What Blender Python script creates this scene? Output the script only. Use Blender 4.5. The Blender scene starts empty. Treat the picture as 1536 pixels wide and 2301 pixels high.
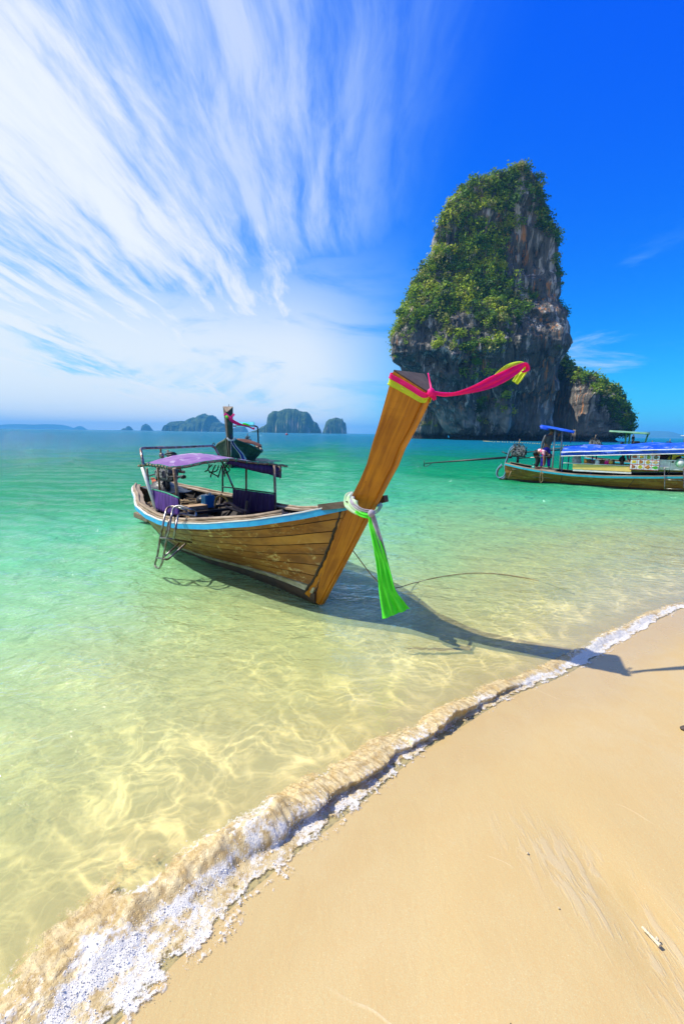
import bpy, bmesh, math, random
import numpy as np
from mathutils import Vector, Matrix, Euler

random.seed(7)
scn = bpy.context.scene
R_ = math.radians
# ------------------------------------------------------------------ camera
EYE = 1.7
PITCH, ROLL, FPX = R_(9.82), R_(.84), 1023.0
cam_data = bpy.data.cameras.new('camera')
cam = bpy.data.objects.new('camera', cam_data)
scn.collection.objects.link(cam)
cam_data.sensor_fit = 'HORIZONTAL'
cam_data.sensor_width = 36
cam_data.lens = 36 * FPX / 1536
cam_data.clip_start = .05
cam_data.clip_end = 20000
cam.matrix_world = Matrix.Translation((0, 0, EYE)) @ Matrix.Rotation(math.pi/2 - PITCH, 4, 'X') @ Matrix.Rotation(ROLL, 4, 'Z')
scn.camera = cam
# ------------------------------------------------------------------ light
SUN_DIR = Vector((-1.53, .25, 2.08)).normalized()
sun_el = math.asin(SUN_DIR.z)
sun_az = math.atan2(SUN_DIR.x, SUN_DIR.y)
SUN_STRENGTH, SKY_STRENGTH, EXPOSURE = 5.0, .12, .35
sd = bpy.data.lights.new('sun', 'SUN')
sd.energy = SUN_STRENGTH
sd.angle = R_(.53)
sd.color = (1, .955, .88)
sun = bpy.data.objects.new('sun', sd)
scn.collection.objects.link(sun)
sun.rotation_euler = SUN_DIR.to_track_quat('Z', 'Y').to_euler()
scn.view_settings.view_transform = 'Standard'
scn.view_settings.look = 'None'
scn.view_settings.exposure = EXPOSURE
scn.view_settings.gamma = 1
scn.view_settings.use_curve_mapping = False
scn.render.engine = 'CYCLES'
scn.cycles.max_bounces = 6
scn.cycles.transparent_max_bounces = 10
scn.cycles.volume_bounces = 0
scn.cycles.caustics_reflective = False
scn.cycles.caustics_refractive = False


# ------------------------------------------------------------------ node helper
class G:
    def __init__(s, tree):
        s.t = tree
        s.t.nodes.clear()

    def n(s, kind, ins=None, **props):
        nd = s.t.nodes.new(kind)
        for k, v in props.items():
            setattr(nd, k, v)
        for k, v in (ins or {}).items():
            s.set(nd.inputs[k], v)
        return nd

    def set(s, sock, v):
        if isinstance(v, bpy.types.NodeSocket):
            s.t.links.new(v, sock)
        elif isinstance(v, bpy.types.Node):
            s.t.links.new(v.outputs[0], sock)
        else:
            if isinstance(v, (tuple, list)) and len(v) == 3 and sock.type == 'RGBA':
                v = (*v, 1)
            sock.default_value = v

    def math(s, op, a, b=0.0, c=0.0, clamp=False):
        nd = s.t.nodes.new('ShaderNodeMath')
        nd.operation = op
        nd.use_clamp = clamp
        s.set(nd.inputs[0], a)
        s.set(nd.inputs[1], b)
        s.set(nd.inputs[2], c)
        return nd.outputs[0]

    def ramp(s, x, lo, hi, a=0.0, b=1.0, smooth=True):
        nd = s.t.nodes.new('ShaderNodeMapRange')
        nd.interpolation_type = 'SMOOTHSTEP' if smooth else 'LINEAR'
        for k, v in ((0, x), (1, lo), (2, hi), (3, a), (4, b)):
            s.set(nd.inputs[k], v)
        return nd.outputs[0]

    def mix(s, f, a, b, mode='MIX'):
        nd = s.t.nodes.new('ShaderNodeMix')
        nd.data_type = 'RGBA'
        nd.blend_type = mode
        s.set(nd.inputs[0], f)
        s.set(nd.inputs[6], a)
        s.set(nd.inputs[7], b)
        return nd.outputs[2]

    def crv(s, x, stops, interp='LINEAR'):
        nd = s.t.nodes.new('ShaderNodeValToRGB')
        nd.color_ramp.interpolation = interp
        el = nd.color_ramp.elements
        while len(el) < len(stops):
            el.new(.5)
        for e, (p, c) in zip(el, stops):
            e.position = p
            e.color = (*c, 1) if len(c) == 3 else c
        s.set(nd.inputs[0], x)
        return nd.outputs[0]

    def noise(s, vec, scale, detail=3, rough=.5, dist=0, sc=(1, 1, 1), rot=(0, 0, 0), loc=(0, 0, 0)):
        m = s.n('ShaderNodeMapping', {0: vec, 1: loc, 2: rot, 3: sc})
        return s.n('ShaderNodeTexNoise', {'Vector': m, 'Scale': scale, 'Detail': detail, 'Roughness': rough, 'Distortion': dist}).outputs[0]

    def voro(s, vec, scale, feature='F1', sc=(1, 1, 1), rnd=1.0):
        m = s.n('ShaderNodeMapping', {0: vec, 3: sc})
        nd = s.n('ShaderNodeTexVoronoi', feature=feature)
        s.set(nd.inputs['Vector'], m)
        s.set(nd.inputs['Scale'], scale)
        s.set(nd.inputs['Randomness'], rnd)
        return nd.outputs[0]


# ------------------------------------------------------------------ world
world = bpy.data.worlds.new('World')
scn.world = world
world.use_nodes = True
g = G(world.node_tree)
sky = g.n('ShaderNodeTexSky', sky_type='NISHITA')
sky.sun_disc = False
sky.sun_elevation = sun_el
sky.sun_rotation = sun_az
sky.air_density = 1.0
sky.dust_density = .6
sky.ozone_density = 3.0
geo = g.n('ShaderNodeTexCoord')
sep = g.n('ShaderNodeSeparateXYZ', {0: geo.outputs['Generated']})
X, Y, Z = sep.outputs
# richer blue, as in the strongly graded clear sky of the photograph
srgb = g.n('ShaderNodeSeparateColor', {0: sky.outputs[0]}).outputs
K_ = .155
chan = [g.math('MULTIPLY', g.math('POWER', g.math('MAXIMUM', g.math('MULTIPLY', srgb[i], K_), 0.0), p), a/K_)
        for i, (a, p) in enumerate(((.14, 2.3), (.80, 1.42), (1.08, .15)))]
blue = g.n('ShaderNodeCombineColor', {0: chan[0], 1: chan[1], 2: chan[2]}).outputs[0]
# cirrus on a plane high above: project the direction on it
zz = g.math('ADD', g.math('MAXIMUM', Z, 0.0), .07)
cx_ = g.math('DIVIDE', X, zz)
cy_ = g.math('DIVIDE', Y, zz)
pl = g.n('ShaderNodeCombineXYZ', {0: cx_, 1: cy_, 2: 0.0})
warp = g.n('ShaderNodeTexNoise', {'Vector': pl, 'Scale': .9, 'Detail': 3.0}, noise_dimensions='3D')
wv = g.n('ShaderNodeVectorMath', {0: warp.outputs[1], 1: (.5, .5, .5)}, operation='SUBTRACT')
wv2 = g.n('ShaderNodeVectorMath', {0: wv, 3: .22}, operation='SCALE')
plw = g.n('ShaderNodeVectorMath', {0: pl, 1: wv2}, operation='ADD').outputs[0]
streak = g.noise(plw, 2.7, 7, .60, .12, (1, .11, 1), (0, 0, R_(4)))
fine = g.noise(plw, 9.5, 6, .66, .3, (1, .16, 1), (0, 0, R_(3)), (3.1, 1.7, 0))
soft = g.noise(pl, .55, 3, .5, 0, (1, .5, 1), (0, 0, 0), (5.3, 2.2, 0))
broad = g.ramp(cx_, .08, -.62, 0, 1)
veil = g.math('MULTIPLY', g.ramp(cx_, .42, -.22, 0, 1), g.ramp(cy_, 2.9, 1.9, 0, 1))
s1 = g.math('ADD', g.math('MULTIPLY', streak, .78), g.math('MULTIPLY', fine, .42))
s2 = g.math('ADD', s1, g.math('MULTIPLY', g.math('SUBTRACT', soft, .5), .6))
thr = g.math('ADD', s2, g.math('MULTIPLY', broad, .19))
dens = g.math('MULTIPLY', g.ramp(thr, .50, .95, .03, .97), g.ramp(cx_, .22, -.22, 0, 1))
vdens = g.math('MULTIPLY', veil, g.ramp(s2, .36, .66, .16, .72))
# low bank towards the left horizon
az = g.math('DIVIDE', X, g.math('MAXIMUM', Y, .01))
lowb = g.math('MULTIPLY', g.ramp(az, .30, -.12, 0, 1), g.ramp(Z, .50, .12, 0, 1))
ln = g.noise(geo.outputs['Generated'], 3.4, 6, .6, .5, (1, 1, 3.2))
lden = g.math('MULTIPLY', lowb, g.ramp(g.math('ADD', ln, g.math('MULTIPLY', lowb, .16)), .36, .66, .22, .93))
# small wisps low on the right
wn = g.noise(geo.outputs['Generated'], 3.6, 6, .6, .4, (1, 1, 5.5), (0, R_(-9), 0), (1.3, .4, .52))
wden = g.math('MULTIPLY', g.math('MULTIPLY', g.ramp(wn, .52, .72, 0, .55), g.ramp(az, .1, .4)), g.math('MULTIPLY', g.ramp(Z, .36, .22), g.ramp(Z, .0, .06)))
cl = g.math('MAXIMUM', g.math('MAXIMUM', dens, vdens), g.math('MAXIMUM', lden, wden))
cloudcol = g.n('ShaderNodeRGB')
cloudcol.outputs[0].default_value = (5.9, 6.3, 6.6, 1)
CLOUD = cloudcol
thin = g.mix(g.ramp(cl, .0, .85, 0, 1, False), (1.2, 3.9, 6.8), cloudcol.outputs[0])
fin = g.mix(cl, blue, thin)
bg = g.n('ShaderNodeBackground', {0: fin, 1: SKY_STRENGTH})
out = g.n('ShaderNodeOutputWorld', {0: bg})


# ------------------------------------------------------------------ generic helpers
def newmat(name):
    m = bpy.data.materials.new(name)
    m.use_nodes = True
    return m, G(m.node_tree)


def finish(g, surf, disp=None, vol=None):
    o = g.n('ShaderNodeOutputMaterial')
    if surf is not None:
        g.set(o.inputs[0], surf)
    if vol is not None:
        g.set(o.inputs[1], vol)


def pbsdf(g, col, rough=.6, normal=None, metal=0.0, **kw):
    b = g.n('ShaderNodeBsdfPrincipled', {'Base Color': col, 'Roughness': rough, 'Metallic': metal})
    if normal is not None:
        g.set(b.inputs['Normal'], normal)
    for k, v in kw.items():
        g.set(b.inputs[k.replace('_', ' ')], v)
    return b


def simple(name, c1, c2=None, scale=8, rough=.6, bump=.2, metal=0.0, sc=(1, 1, 1), detail=4, lo=.35, hi=.65, bscale=None, dist=.02):
    m, g = newmat(name)
    tc = g.n('ShaderNodeTexCoord').outputs['Object']
    f = g.noise(tc, scale, detail, .55, .2, sc)
    col = g.mix(g.ramp(f, lo, hi), c1, c2 or tuple(x*.72 for x in c1))
    b = g.n('ShaderNodeBump', {'Strength': bump, 'Distance': dist, 'Height': g.noise(tc, bscale or scale*3, 4, .6, 0, sc)})
    finish(g, pbsdf(g, col, rough, b.outputs[0], metal))
    return m


def link(o, parent=None):
    scn.collection.objects.link(o)
    if parent is not None:
        o.parent = parent
    return o


def obj(name, me, mat=None, parent=None, smooth=False):
    if isinstance(me, bmesh.types.BMesh):
        bm = me
        bmesh.ops.recalc_face_normals(bm, faces=bm.faces)
        me = bpy.data.meshes.new(name)
        bm.to_mesh(me)
        bm.free()
    if mat is not None and not me.materials:
        for mm in (mat if isinstance(mat, (list, tuple)) else [mat]):
            me.materials.append(mm)
    if smooth:
        me.polygons.foreach_set('use_smooth', [True]*len(me.polygons))
    return link(bpy.data.objects.new(name, me), parent)


def tag(o, label=None, cat=None, group=None, kind=None):
    for k, v in (('label', label), ('category', cat), ('group', group), ('kind', kind)):
        if v:
            o[k] = v
    return o


def empty(name, loc, rz, label, cat, group=None, kind=None):
    o = bpy.data.objects.new(name, None)
    scn.collection.objects.link(o)
    o.empty_display_size = .2
    o.location = loc
    o.rotation_euler = (0, 0, rz)
    return tag(o, label, cat, group, kind)


def grid_mesh(name, P, smooth=True, closed_u=False, cols=None):
    """P: array (nu, nv, 3) -> quad mesh"""
    nu, nv = P.shape[:2]
    me = bpy.data.meshes.new(name)
    iu = np.arange(nu if closed_u else nu-1)
    iv = np.arange(nv-1)
    A, B = np.meshgrid(iu, iv, indexing='ij')
    A2 = (A+1) % nu
    q = np.stack([A*nv+B, A2*nv+B, A2*nv+B+1, A*nv+B+1], -1).reshape(-1, 4)
    raw_mesh(me, P.reshape(-1, 3), q, smooth)
    return me


def raw_mesh(me, V, Q, smooth=False):
    k = Q.shape[1]
    me.vertices.add(len(V))
    me.vertices.foreach_set('co', np.asarray(V, np.float32).ravel())
    me.loops.add(Q.size)
    me.loops.foreach_set('vertex_index', Q.astype(np.int32).ravel())
    me.polygons.add(len(Q))
    me.polygons.foreach_set('loop_start', np.arange(0, Q.size, k, dtype=np.int32))
    me.update(calc_edges=True)
    me.polygons.foreach_set('use_smooth', [smooth]*len(Q))
    me.validate()
    return me


def vcol(me, name, C):
    a = me.color_attributes.new(name, 'FLOAT_COLOR', 'POINT')
    C = np.asarray(C, np.float32)
    if C.ndim == 1:
        C = np.stack([C, C, C], -1)
    if C.shape[1] == 3:
        C = np.concatenate([C, np.ones((len(C), 1), np.float32)], 1)
    a.data.foreach_set('color', C.ravel())


# vectorised value noise
def _h(ix, iy, iz, s):
    n = (ix.astype(np.int64)*73856093) ^ (iy.astype(np.int64)*19349663) ^ (iz.astype(np.int64)*83492791) ^ (s*2654435)
    n = (n ^ (n >> 13)) * 1274126177
    n = n & 0x7fffffff
    n = (n ^ (n >> 15)) * 2246822519
    return ((n & 0xffffff).astype(np.float64))/0xffffff


def vnoise(x, y, z=None, seed=0):
    x = np.asarray(x, float)
    y = np.asarray(y, float)+0*x
    z = (np.zeros_like(x) if z is None else np.asarray(z, float)+0*x)
    ix, iy, iz = np.floor(x), np.floor(y), np.floor(z)
    fx, fy, fz = x-ix, y-iy, z-iz
    fx, fy, fz = [f*f*f*(f*(f*6-15)+10) for f in (fx, fy, fz)]
    r = 0
    for a in (0, 1):
        for b in (0, 1):
            for c in (0, 1):
                w = (fx if a else 1-fx)*(fy if b else 1-fy)*(fz if c else 1-fz)
                r = r + w*_h(ix+a, iy+b, iz+c, seed)
    return r*2-1


def fbm(x, y, z=None, oct=4, seed=0, gain=.5, lac=2.03, mode=''):
    r, a, t = 0, 1.0, 0
    for i in range(oct):
        n = vnoise(x, y, z, seed+i*17)
        if mode == 'ridge':
            n = 1-2*np.abs(n)
        elif mode == 'billow':
            n = 2*np.abs(n)-1
        r = r + a*n
        t += a
        a *= gain
        x, y = np.asarray(x)*lac+1.7, np.asarray(y)*lac-3.1
        if z is not None:
            z = np.asarray(z)*lac+.9
    return r/t


def sstep(a, b, x):
    t = np.clip((x-a)/(b-a), 0, 1)
    return t*t*(3-2*t)


def ray(px, py):
    x, y = (px-768)/FPX, -(py-1150.5)/FPX
    c, s = math.cos(ROLL), math.sin(ROLL)
    x, y = c*x-s*y, s*x+c*y
    return np.array([x, math.cos(PITCH)+math.sin(PITCH)*y, -math.sin(PITCH)+math.cos(PITCH)*y])


def at_y(px, py, Yd):           # point of the place at distance Yd seen at that pixel of the photograph
    d = ray(px, py)
    return np.array([0, 0, EYE])+d*(Yd/d[1])


def at_z(px, py, z=0.0):
    d = ray(px, py)
    return np.array([0, 0, EYE])+d*((z-EYE)/d[2])


class Frame:
    """boat frame: u forward along the keel, v to port, z up"""
    def __init__(s, S, a):
        s.S = np.array(S, float)
        s.a = np.array(a, float)/np.hypot(*a)
        s.n = np.array([-s.a[1], s.a[0]])
        s.rz = math.atan2(s.a[1], s.a[0])

    def W(s, u, v, z):
        p = s.S+s.a*u+s.n*v
        return np.array([p[0], p[1], z])

    def L(s, p):
        r = np.asarray(p[:2])-s.S
        return np.array([r@s.a, r@s.n, p[2]])

    def v(s, px, py, v):
        d = ray(px, py)
        t = (v+s.S@s.n)/(d[:2]@s.n)
        return s.L(np.array([0, 0, EYE])+d*t)

    def u(s, px, py, u):
        d = ray(px, py)
        t = (u+s.S@s.a)/(d[:2]@s.a)
        return s.L(np.array([0, 0, EYE])+d*t)

    def z(s, px, py, z):
        return s.L(at_z(px, py, z))


def smooth_path(pts, n=8):
    P = [Vector(p) for p in pts]
    if len(P) < 3:
        return P
    out = []
    for i in range(len(P)-1):
        p0, p1, p2, p3 = P[max(i-1, 0)], P[i], P[i+1], P[min(i+2, len(P)-1)]
        for k in range(n):
            t = k/n
            out.append(.5*((2*p1)+(-p0+p2)*t+(2*p0-5*p1+4*p2-p3)*t*t+(-p0+3*p1-3*p2+p3)*t**3))
    out.append(P[-1])
    return out


def tube(bm, pts, r, n=8, cap=True, closed=False):
    P = [Vector(p) for p in pts]
    rs = r if isinstance(r, (list, tuple)) else [r]*len(P)
    rings = []
    prev = None
    N = len(P)
    for i, p in enumerate(P):
        if closed:
            t = (P[(i+1) % N]-P[i-1]).normalized()
        else:
            t = (P[min(i+1, N-1)]-P[max(i-1, 0)]).normalized()
        if prev is None:
            a = t.orthogonal().normalized()
        else:
            a = (prev-t*prev.dot(t))
            a = a.normalized() if a.length > 1e-6 else t.orthogonal().normalized()
        prev = a
        b = t.cross(a)
        rings.append([bm.verts.new(p+(a*math.cos(2*math.pi*k/n)+b*math.sin(2*math.pi*k/n))*rs[i]) for k in range(n)])
    for i in range(N if closed else N-1):
        r0, r1 = rings[i], rings[(i+1) % N]
        for k in range(n):
            f = bm.faces.new((r0[k], r0[(k+1) % n], r1[(k+1) % n], r1[k]))
            f.smooth = True
    if cap and not closed:
        bm.faces.new(rings[0][::-1])
        bm.faces.new(rings[-1])
    return bm


def tubes(*specs, n=8):
    bm = bmesh.new()
    for pts, r in specs:
        tube(bm, pts, r, n)
    return bm


def sweep(bm, pts, prof, up=(0, 0, 1), closed_prof=True):
    """prof: list of (side, up) or a function i -> list"""
    P = [Vector(p) for p in pts]
    up = Vector(up)
    rings = []
    for i, p in enumerate(P):
        t = (P[min(i+1, len(P)-1)]-P[max(i-1, 0)]).normalized()
        side = t.cross(up).normalized()
        u2 = side.cross(t).normalized()
        pr = prof(i) if callable(prof) else prof
        rings.append([bm.verts.new(p+side*a+u2*b) for a, b in pr])
    n = len(rings[0])
    for i in range(len(P)-1):
        for k in range(n if closed_prof else n-1):
            bm.faces.new((rings[i][k], rings[i][(k+1) % n], rings[i+1][(k+1) % n], rings[i+1][k]))
    if closed_prof:
        bm.faces.new(rings[0][::-1])
        bm.faces.new(rings[-1])
    return bm


def box(bm, c, d, rot=(0, 0, 0), bev=0.0, taper=1.0):
    m = Matrix.Translation(c) @ Euler(rot).to_matrix().to_4x4() @ Matrix.Diagonal((*[x/2 for x in d], 1))
    r = bmesh.ops.create_cube(bm, size=2, matrix=m)
    if taper != 1.0:
        mi = m.inverted()
        for v in r['verts']:
            q = mi @ v.co
            if q.z > 0:
                q.x *= taper
                q.y *= taper
                v.co = m @ q
    if bev:
        es = list({e for v in r['verts'] for e in v.link_edges})
        bmesh.ops.bevel(bm, geom=es, offset=bev, segments=2, affect='EDGES', profile=.7)
    return bm


def lathe(bm, c, prof, n=16, axis=(0, 0, 1)):
    q = Vector((0, 0, 1)).rotation_difference(Vector(axis))
    rings = []
    for r, z in prof:
        rings.append([bm.verts.new(Vector(c)+q @ Vector((r*math.cos(2*math.pi*k/n), r*math.sin(2*math.pi*k/n), z))) for k in range(n)])
    for i in range(len(prof)-1):
        for k in range(n):
            f = bm.faces.new((rings[i][k], rings[i][(k+1) % n], rings[i+1][(k+1) % n], rings[i+1][k]))
            f.smooth = True
    bm.faces.new(rings[0][::-1])
    bm.faces.new(rings[-1])
    return bm


def cloth(name, centre, wid, mat, parent=None, nj=10, ripple=.0, seed=1, thick=.0015, n=8, pleats=3.0):
    """strip of cloth: centre line points and width vectors, with pleats along its length"""
    C = smooth_path(centre, n)
    Wd = smooth_path(wid, n)
    N = len(C)
    P = np.zeros((N, nj+1, 3))
    for i in range(N):
        w = Wd[i]
        t = (C[min(i+1, N-1)]-C[max(i-1, 0)]).normalized()
        nr = t.cross(w)
        nr = nr.normalized() if nr.length > 1e-6 else Vector((0, 0, 1))
        for j in range(nj+1):
            f = j/nj-.5
            P[i, j] = C[i]+w*f+nr*ripple*w.length*(math.sin(f*2*math.pi*pleats+i*.11+seed)+.5*math.sin(f*2*math.pi*pleats*2.3+seed*2.1+i*.23))
    me = grid_mesh(name, P)
    me.materials.append(mat)
    o = link(bpy.data.objects.new(name, me), parent)
    md = o.modifiers.new('thickness', 'SOLIDIFY')
    md.thickness = thick
    return o


# ================================================================== THE SETTING
SX = np.array([-3000, -60, -12, -4, -1.6, -1.0, -.62, -.40, -.15, .15, .40, .68, 1.1, 1.66, 2.3, 3.0, 3.5, 6, 9, 13, 40, 3000.])
SY = np.array([-2400, -50, -11, -3.4, -.35, .52, 1.08, 1.36, 1.62, 1.90, 2.17, 2.40, 2.74, 3.06, 3.56, 4.08, 4.42, 5.7, 6.9, 8.2, 15, 900.])


def yshore(x):
    r = 0
    w = np.clip(.06+.03*np.abs(np.asarray(x, float)), .06, 2)
    for k in (-1, -.5, 0, .5, 1):
        r = r + np.interp(x+k*w, SX, SY)
    return r/5


def dshore(x, y):              # metres out to sea from the water's edge, negative on the beach
    s = (yshore(x+.05)-yshore(x-.05))/.1
    return (y-yshore(x))/np.sqrt(1+s*s)


def seabed(d):
    zin = np.interp(-d, [0, 1, 3, 8, 30, 3000], [0, .045, .12, .5, 1.6, 4])
    zout = -np.interp(d, [0, 1, 3, 8, 20, 60, 3000], [0, .06, .17, .46, 1.3, 3.0, 9.])
    return np.where(d < 0, zin, zout)


def polar(r0, r1, nr, amin, amax, na):
    r = r0*(r1/r0)**np.linspace(0, 1, nr)
    a = np.linspace(amin, amax, na)
    Rr, Aa = np.meshgrid(r, a, indexing='ij')
    return Rr*np.sin(Aa), Rr*np.cos(Aa), Rr


# --- sand and sea bed, one sheet out to the horizon
gx, gy, gr = polar(.03, 6100, 470, R_(-180), R_(180), 520)
gd = dshore(gx, gy)
gz = seabed(gd)
near = np.exp(-gr/12)
land = sstep(.05, -.3, gd)
gz = gz+near*land*(.006*fbm(gx*1.1, gy*1.1, oct=3, seed=3))
# shallow run-off rills low on the right, and the low scarp lines of past waves
rl = np.exp(-((gx-1.05-.28*(1.35-gy))/.16)**2)*sstep(2.0, 1.5, gy)*sstep(.8, 1.0, gy)
gz = gz-rl*land*(.010+.006*fbm(gx*9, gy*4, oct=3, seed=9))
gz = gz+near*(1-land)*.008*fbm(gx*3.1, gy*2.2, oct=2, seed=5)*sstep(0, 1.0, gd)
me = grid_mesh('beach', np.stack([gx, gy, gz], -1))
vcol(me, 'wet', (sstep(-.55, -.05, gd+.10*fbm(gx*2.2, gy*2.2, oct=3, seed=12))).ravel())
m, g = newmat('wet sand')
pos = g.n('ShaderNodeNewGeometry').outputs['Position']
big = g.noise(pos, .9, 4, .55, .4)
med = g.noise(pos, 5, 4, .6, .3)
gr1 = g.noise(pos, 260, 2, .7)
gr2 = g.noise(pos, 75, 3, .7)
col = g.mix(g.ramp(big, .35, .65), (.49, .37, .158), (.51, .395, .185))
col = g.mix(g.ramp(med, .4, .66, 0, .5), col, (.47, .335, .14))
col = g.mix(g.ramp(gr1, .36, .62, .55, 0), col, (.50, .30, .11))
col = g.mix(g.ramp(gr1, .66, .78, 0, .6), col, (.85, .70, .42))
spk = g.voro(pos, 62)
col = g.mix(g.ramp(spk, .06, .03, 0, .55), col, (.16, .10, .05))
mx = g.n('ShaderNodeSeparateXYZ', {0: pos}).outputs
msk = g.math('MULTIPLY', g.ramp(g.math('ABSOLUTE', g.math('SUBTRACT', g.math('ADD', mx[0], g.math('MULTIPLY', mx[1], .5)), 1.68)), .30, .02), g.math('MULTIPLY', g.ramp(mx[1], 2.0, 1.45), g.ramp(mx[0], .4, .8)))
rill = g.noise(pos, 15, 5, .65, .5, (1.6, .28, 1), (0, 0, R_(28)))
rmask = g.math('MULTIPLY', msk, g.ramp(rill, .50, .60))
col = g.mix(g.math('MULTIPLY', rmask, .28), col, (.50, .44, .32))
col = g.mix(g.math('MULTIPLY', msk, g.ramp(rill, .46, .38, 0, .35)), col, (.44, .30, .10))
# faint drift lines of foam dried into the sand, running down the beach
wl = g.n('ShaderNodeTexWave', {'Vector': g.n('ShaderNodeMapping', {0: pos, 2: (0, 0, R_(-52))}), 'Scale': .42, 'Distortion': 5.5, 'Detail': 4.0, 'Detail Scale': .9, 'Detail Roughness': .6}, wave_type='BANDS', wave_profile='SAW').outputs[0]
brk = g.ramp(g.noise(pos, 2.7, 4, .6), .5, .62)
line = g.math('MULTIPLY', g.ramp(wl, .988, .998), brk)
col = g.mix(g.math('MULTIPLY', line, .2), col, (.84, .74, .54))
bh = g.math('ADD', g.math('MULTIPLY', gr2, .5), g.math('ADD', g.math('MULTIPLY', gr1, .35), g.math('MULTIPLY', line, .6)))
st = g.noise(pos, 16, 4, .6, .6, (1, .35, 1), (0, 0, R_(35)))
bh = g.math('ADD', g.math('ADD', bh, g.math('MULTIPLY', st, .9)), g.math('MULTIPLY', rmask, .9))
bp = g.n('ShaderNodeBump', {'Strength': .45, 'Distance': .004, 'Height': bh})
wet = g.n('ShaderNodeAttribute', attribute_name='wet').outputs['Fac']
col = g.mix(g.math('MULTIPLY', wet, .18), col, (.36, .265, .12))
rgh = g.math('MULTIPLY', g.ramp(med, .3, .7, .42, .62), g.ramp(wet, 0, 1, 1, .45))
finish(g, pbsdf(g, col, rgh, bp.outputs[0], Specular_IOR_Level=.35))
SAND = m
beach = obj('beach_sand', me, m)
tag(beach, kind='structure')

# --- sea surface
ang0, ang1 = R_(-62), R_(62)
wx, wy, wr = polar(.9, 6090, 660, ang0, ang1, 560)
wd = dshore(wx, wy)


def wave(x, y, r):
    sp = r*.0135
    d = dshore(x, y)
    z = 0*x
    rs = np.random.RandomState(4)
    for lam, amp in ((7.0, .026), (3.6, .020), (2.1, .018), (1.25, .016), (.78, .012), (.46, .0075), (.27, .0042), (.16, .0022)):
        fade = sstep(1.8, 3.6, lam/sp)
        for k in range(3):
            th = R_(205)+rs.uniform(-.75, .75)      # towards the beach
            kx, ky = math.sin(th)*2*math.pi/lam, math.cos(th)*2*math.pi/lam
            ph = x*kx+y*ky+1.9*fbm(x/lam*.35, y/lam*.35, oct=2, seed=20+k)+rs.uniform(0, 6)
            sh = np.sin(ph)
            z = z+amp*.62*(1-2*np.abs(np.sin(ph/2))**1.3+.35*sh)*fade
    z = z*(.55+.45*fbm(x*.12, y*.12, oct=2, seed=31)+.25)
    return z*np.clip(.10+.30*d/2.2, .0, 1.0)*sstep(-.02, .25, d)


wz = wave(wx, wy, wr)
wz = np.where(wd < -.02, np.minimum(seabed(wd)-.03, wz), wz)
wz = np.where(wd < -.6, -.06, wz)
me = grid_mesh('sea', np.stack([wx, wy, wz], -1))
vcol(me, 'offshore', (wd.ravel()/100.0).clip(0, 1))
me.flip_normals()
m, g = newmat('clear shallow sea water')
pos = g.n('ShaderNodeNewGeometry').outputs['Position']
d = g.math('MULTIPLY', g.n('ShaderNodeAttribute', attribute_name='offshore').outputs['Fac'], 100.0)
dn = g.noise(pos, .22, 4, .55, .3)
dd = g.math('MULTIPLY', d, g.ramp(dn, .3, .7, .72, 1.3, False))
lg = g.math('DIVIDE', g.math('LOGARITHM', g.math('ADD', dd, 1.0), 2.718), 4.6)
body = g.crv(lg, [(0.0, (.74, .74, .34)), (.22, (.60, .74, .32)), (.34, (.32, .66, .30)), (.46, (.09, .50, .24)), (.58, (.004, .29, .105)), (.72, (.002, .19, .10)), (.86, (.002, .16, .20)), (1.0, (.003, .14, .23))])
opac = g.crv(lg, [(0.0, (.14,)*3), (.16, (.26,)*3), (.30, (.50,)*3), (.44, (.76,)*3), (.62, (.93,)*3), (.8, (1,)*3)])
# painted caustics: the sheet's tint is brightened along a fine net
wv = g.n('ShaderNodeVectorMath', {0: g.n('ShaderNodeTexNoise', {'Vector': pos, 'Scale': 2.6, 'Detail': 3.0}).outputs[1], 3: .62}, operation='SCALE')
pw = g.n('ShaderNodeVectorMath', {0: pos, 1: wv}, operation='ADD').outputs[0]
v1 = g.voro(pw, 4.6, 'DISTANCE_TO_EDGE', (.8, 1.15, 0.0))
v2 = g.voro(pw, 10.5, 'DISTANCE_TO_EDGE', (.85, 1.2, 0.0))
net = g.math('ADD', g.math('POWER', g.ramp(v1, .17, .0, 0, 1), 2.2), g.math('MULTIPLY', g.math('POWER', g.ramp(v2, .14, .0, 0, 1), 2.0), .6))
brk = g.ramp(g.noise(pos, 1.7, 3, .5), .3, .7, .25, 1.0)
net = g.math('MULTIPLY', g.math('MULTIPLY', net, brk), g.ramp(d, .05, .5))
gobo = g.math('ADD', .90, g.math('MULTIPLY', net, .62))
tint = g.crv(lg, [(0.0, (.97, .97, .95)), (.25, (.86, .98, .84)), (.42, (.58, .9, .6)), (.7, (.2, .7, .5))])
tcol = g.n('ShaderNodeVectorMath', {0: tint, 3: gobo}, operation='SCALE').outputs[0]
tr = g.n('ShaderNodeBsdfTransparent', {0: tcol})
b1 = g.noise(pos, 3.2, 4, .55, .5, (.7, 1.25, 1), (0, 0, R_(20)))
b2 = g.noise(pos, 13, 4, .6, .4, (.75, 1.3, 1), (0, 0, R_(28)))
b3 = g.noise(pos, .55, 4, .6, .4, (.5, 1.5, 1), (0, 0, R_(12)))
rr = g.n('ShaderNodeVectorMath', {0: pos}, operation='LENGTH').outputs['Value']
hh = g.math('ADD', g.math('MULTIPLY', b1, 1.0), g.math('MULTIPLY', b2, .36))
hh = g.math('ADD', hh, g.math('MULTIPLY', b3, g.ramp(rr, 8, 60, .6, 5.0)))
bstr = g.math('MULTIPLY', g.ramp(d, .1, 2.5, .25, 1.0), g.ramp(rr, 60, 900, 1, .55))
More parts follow.
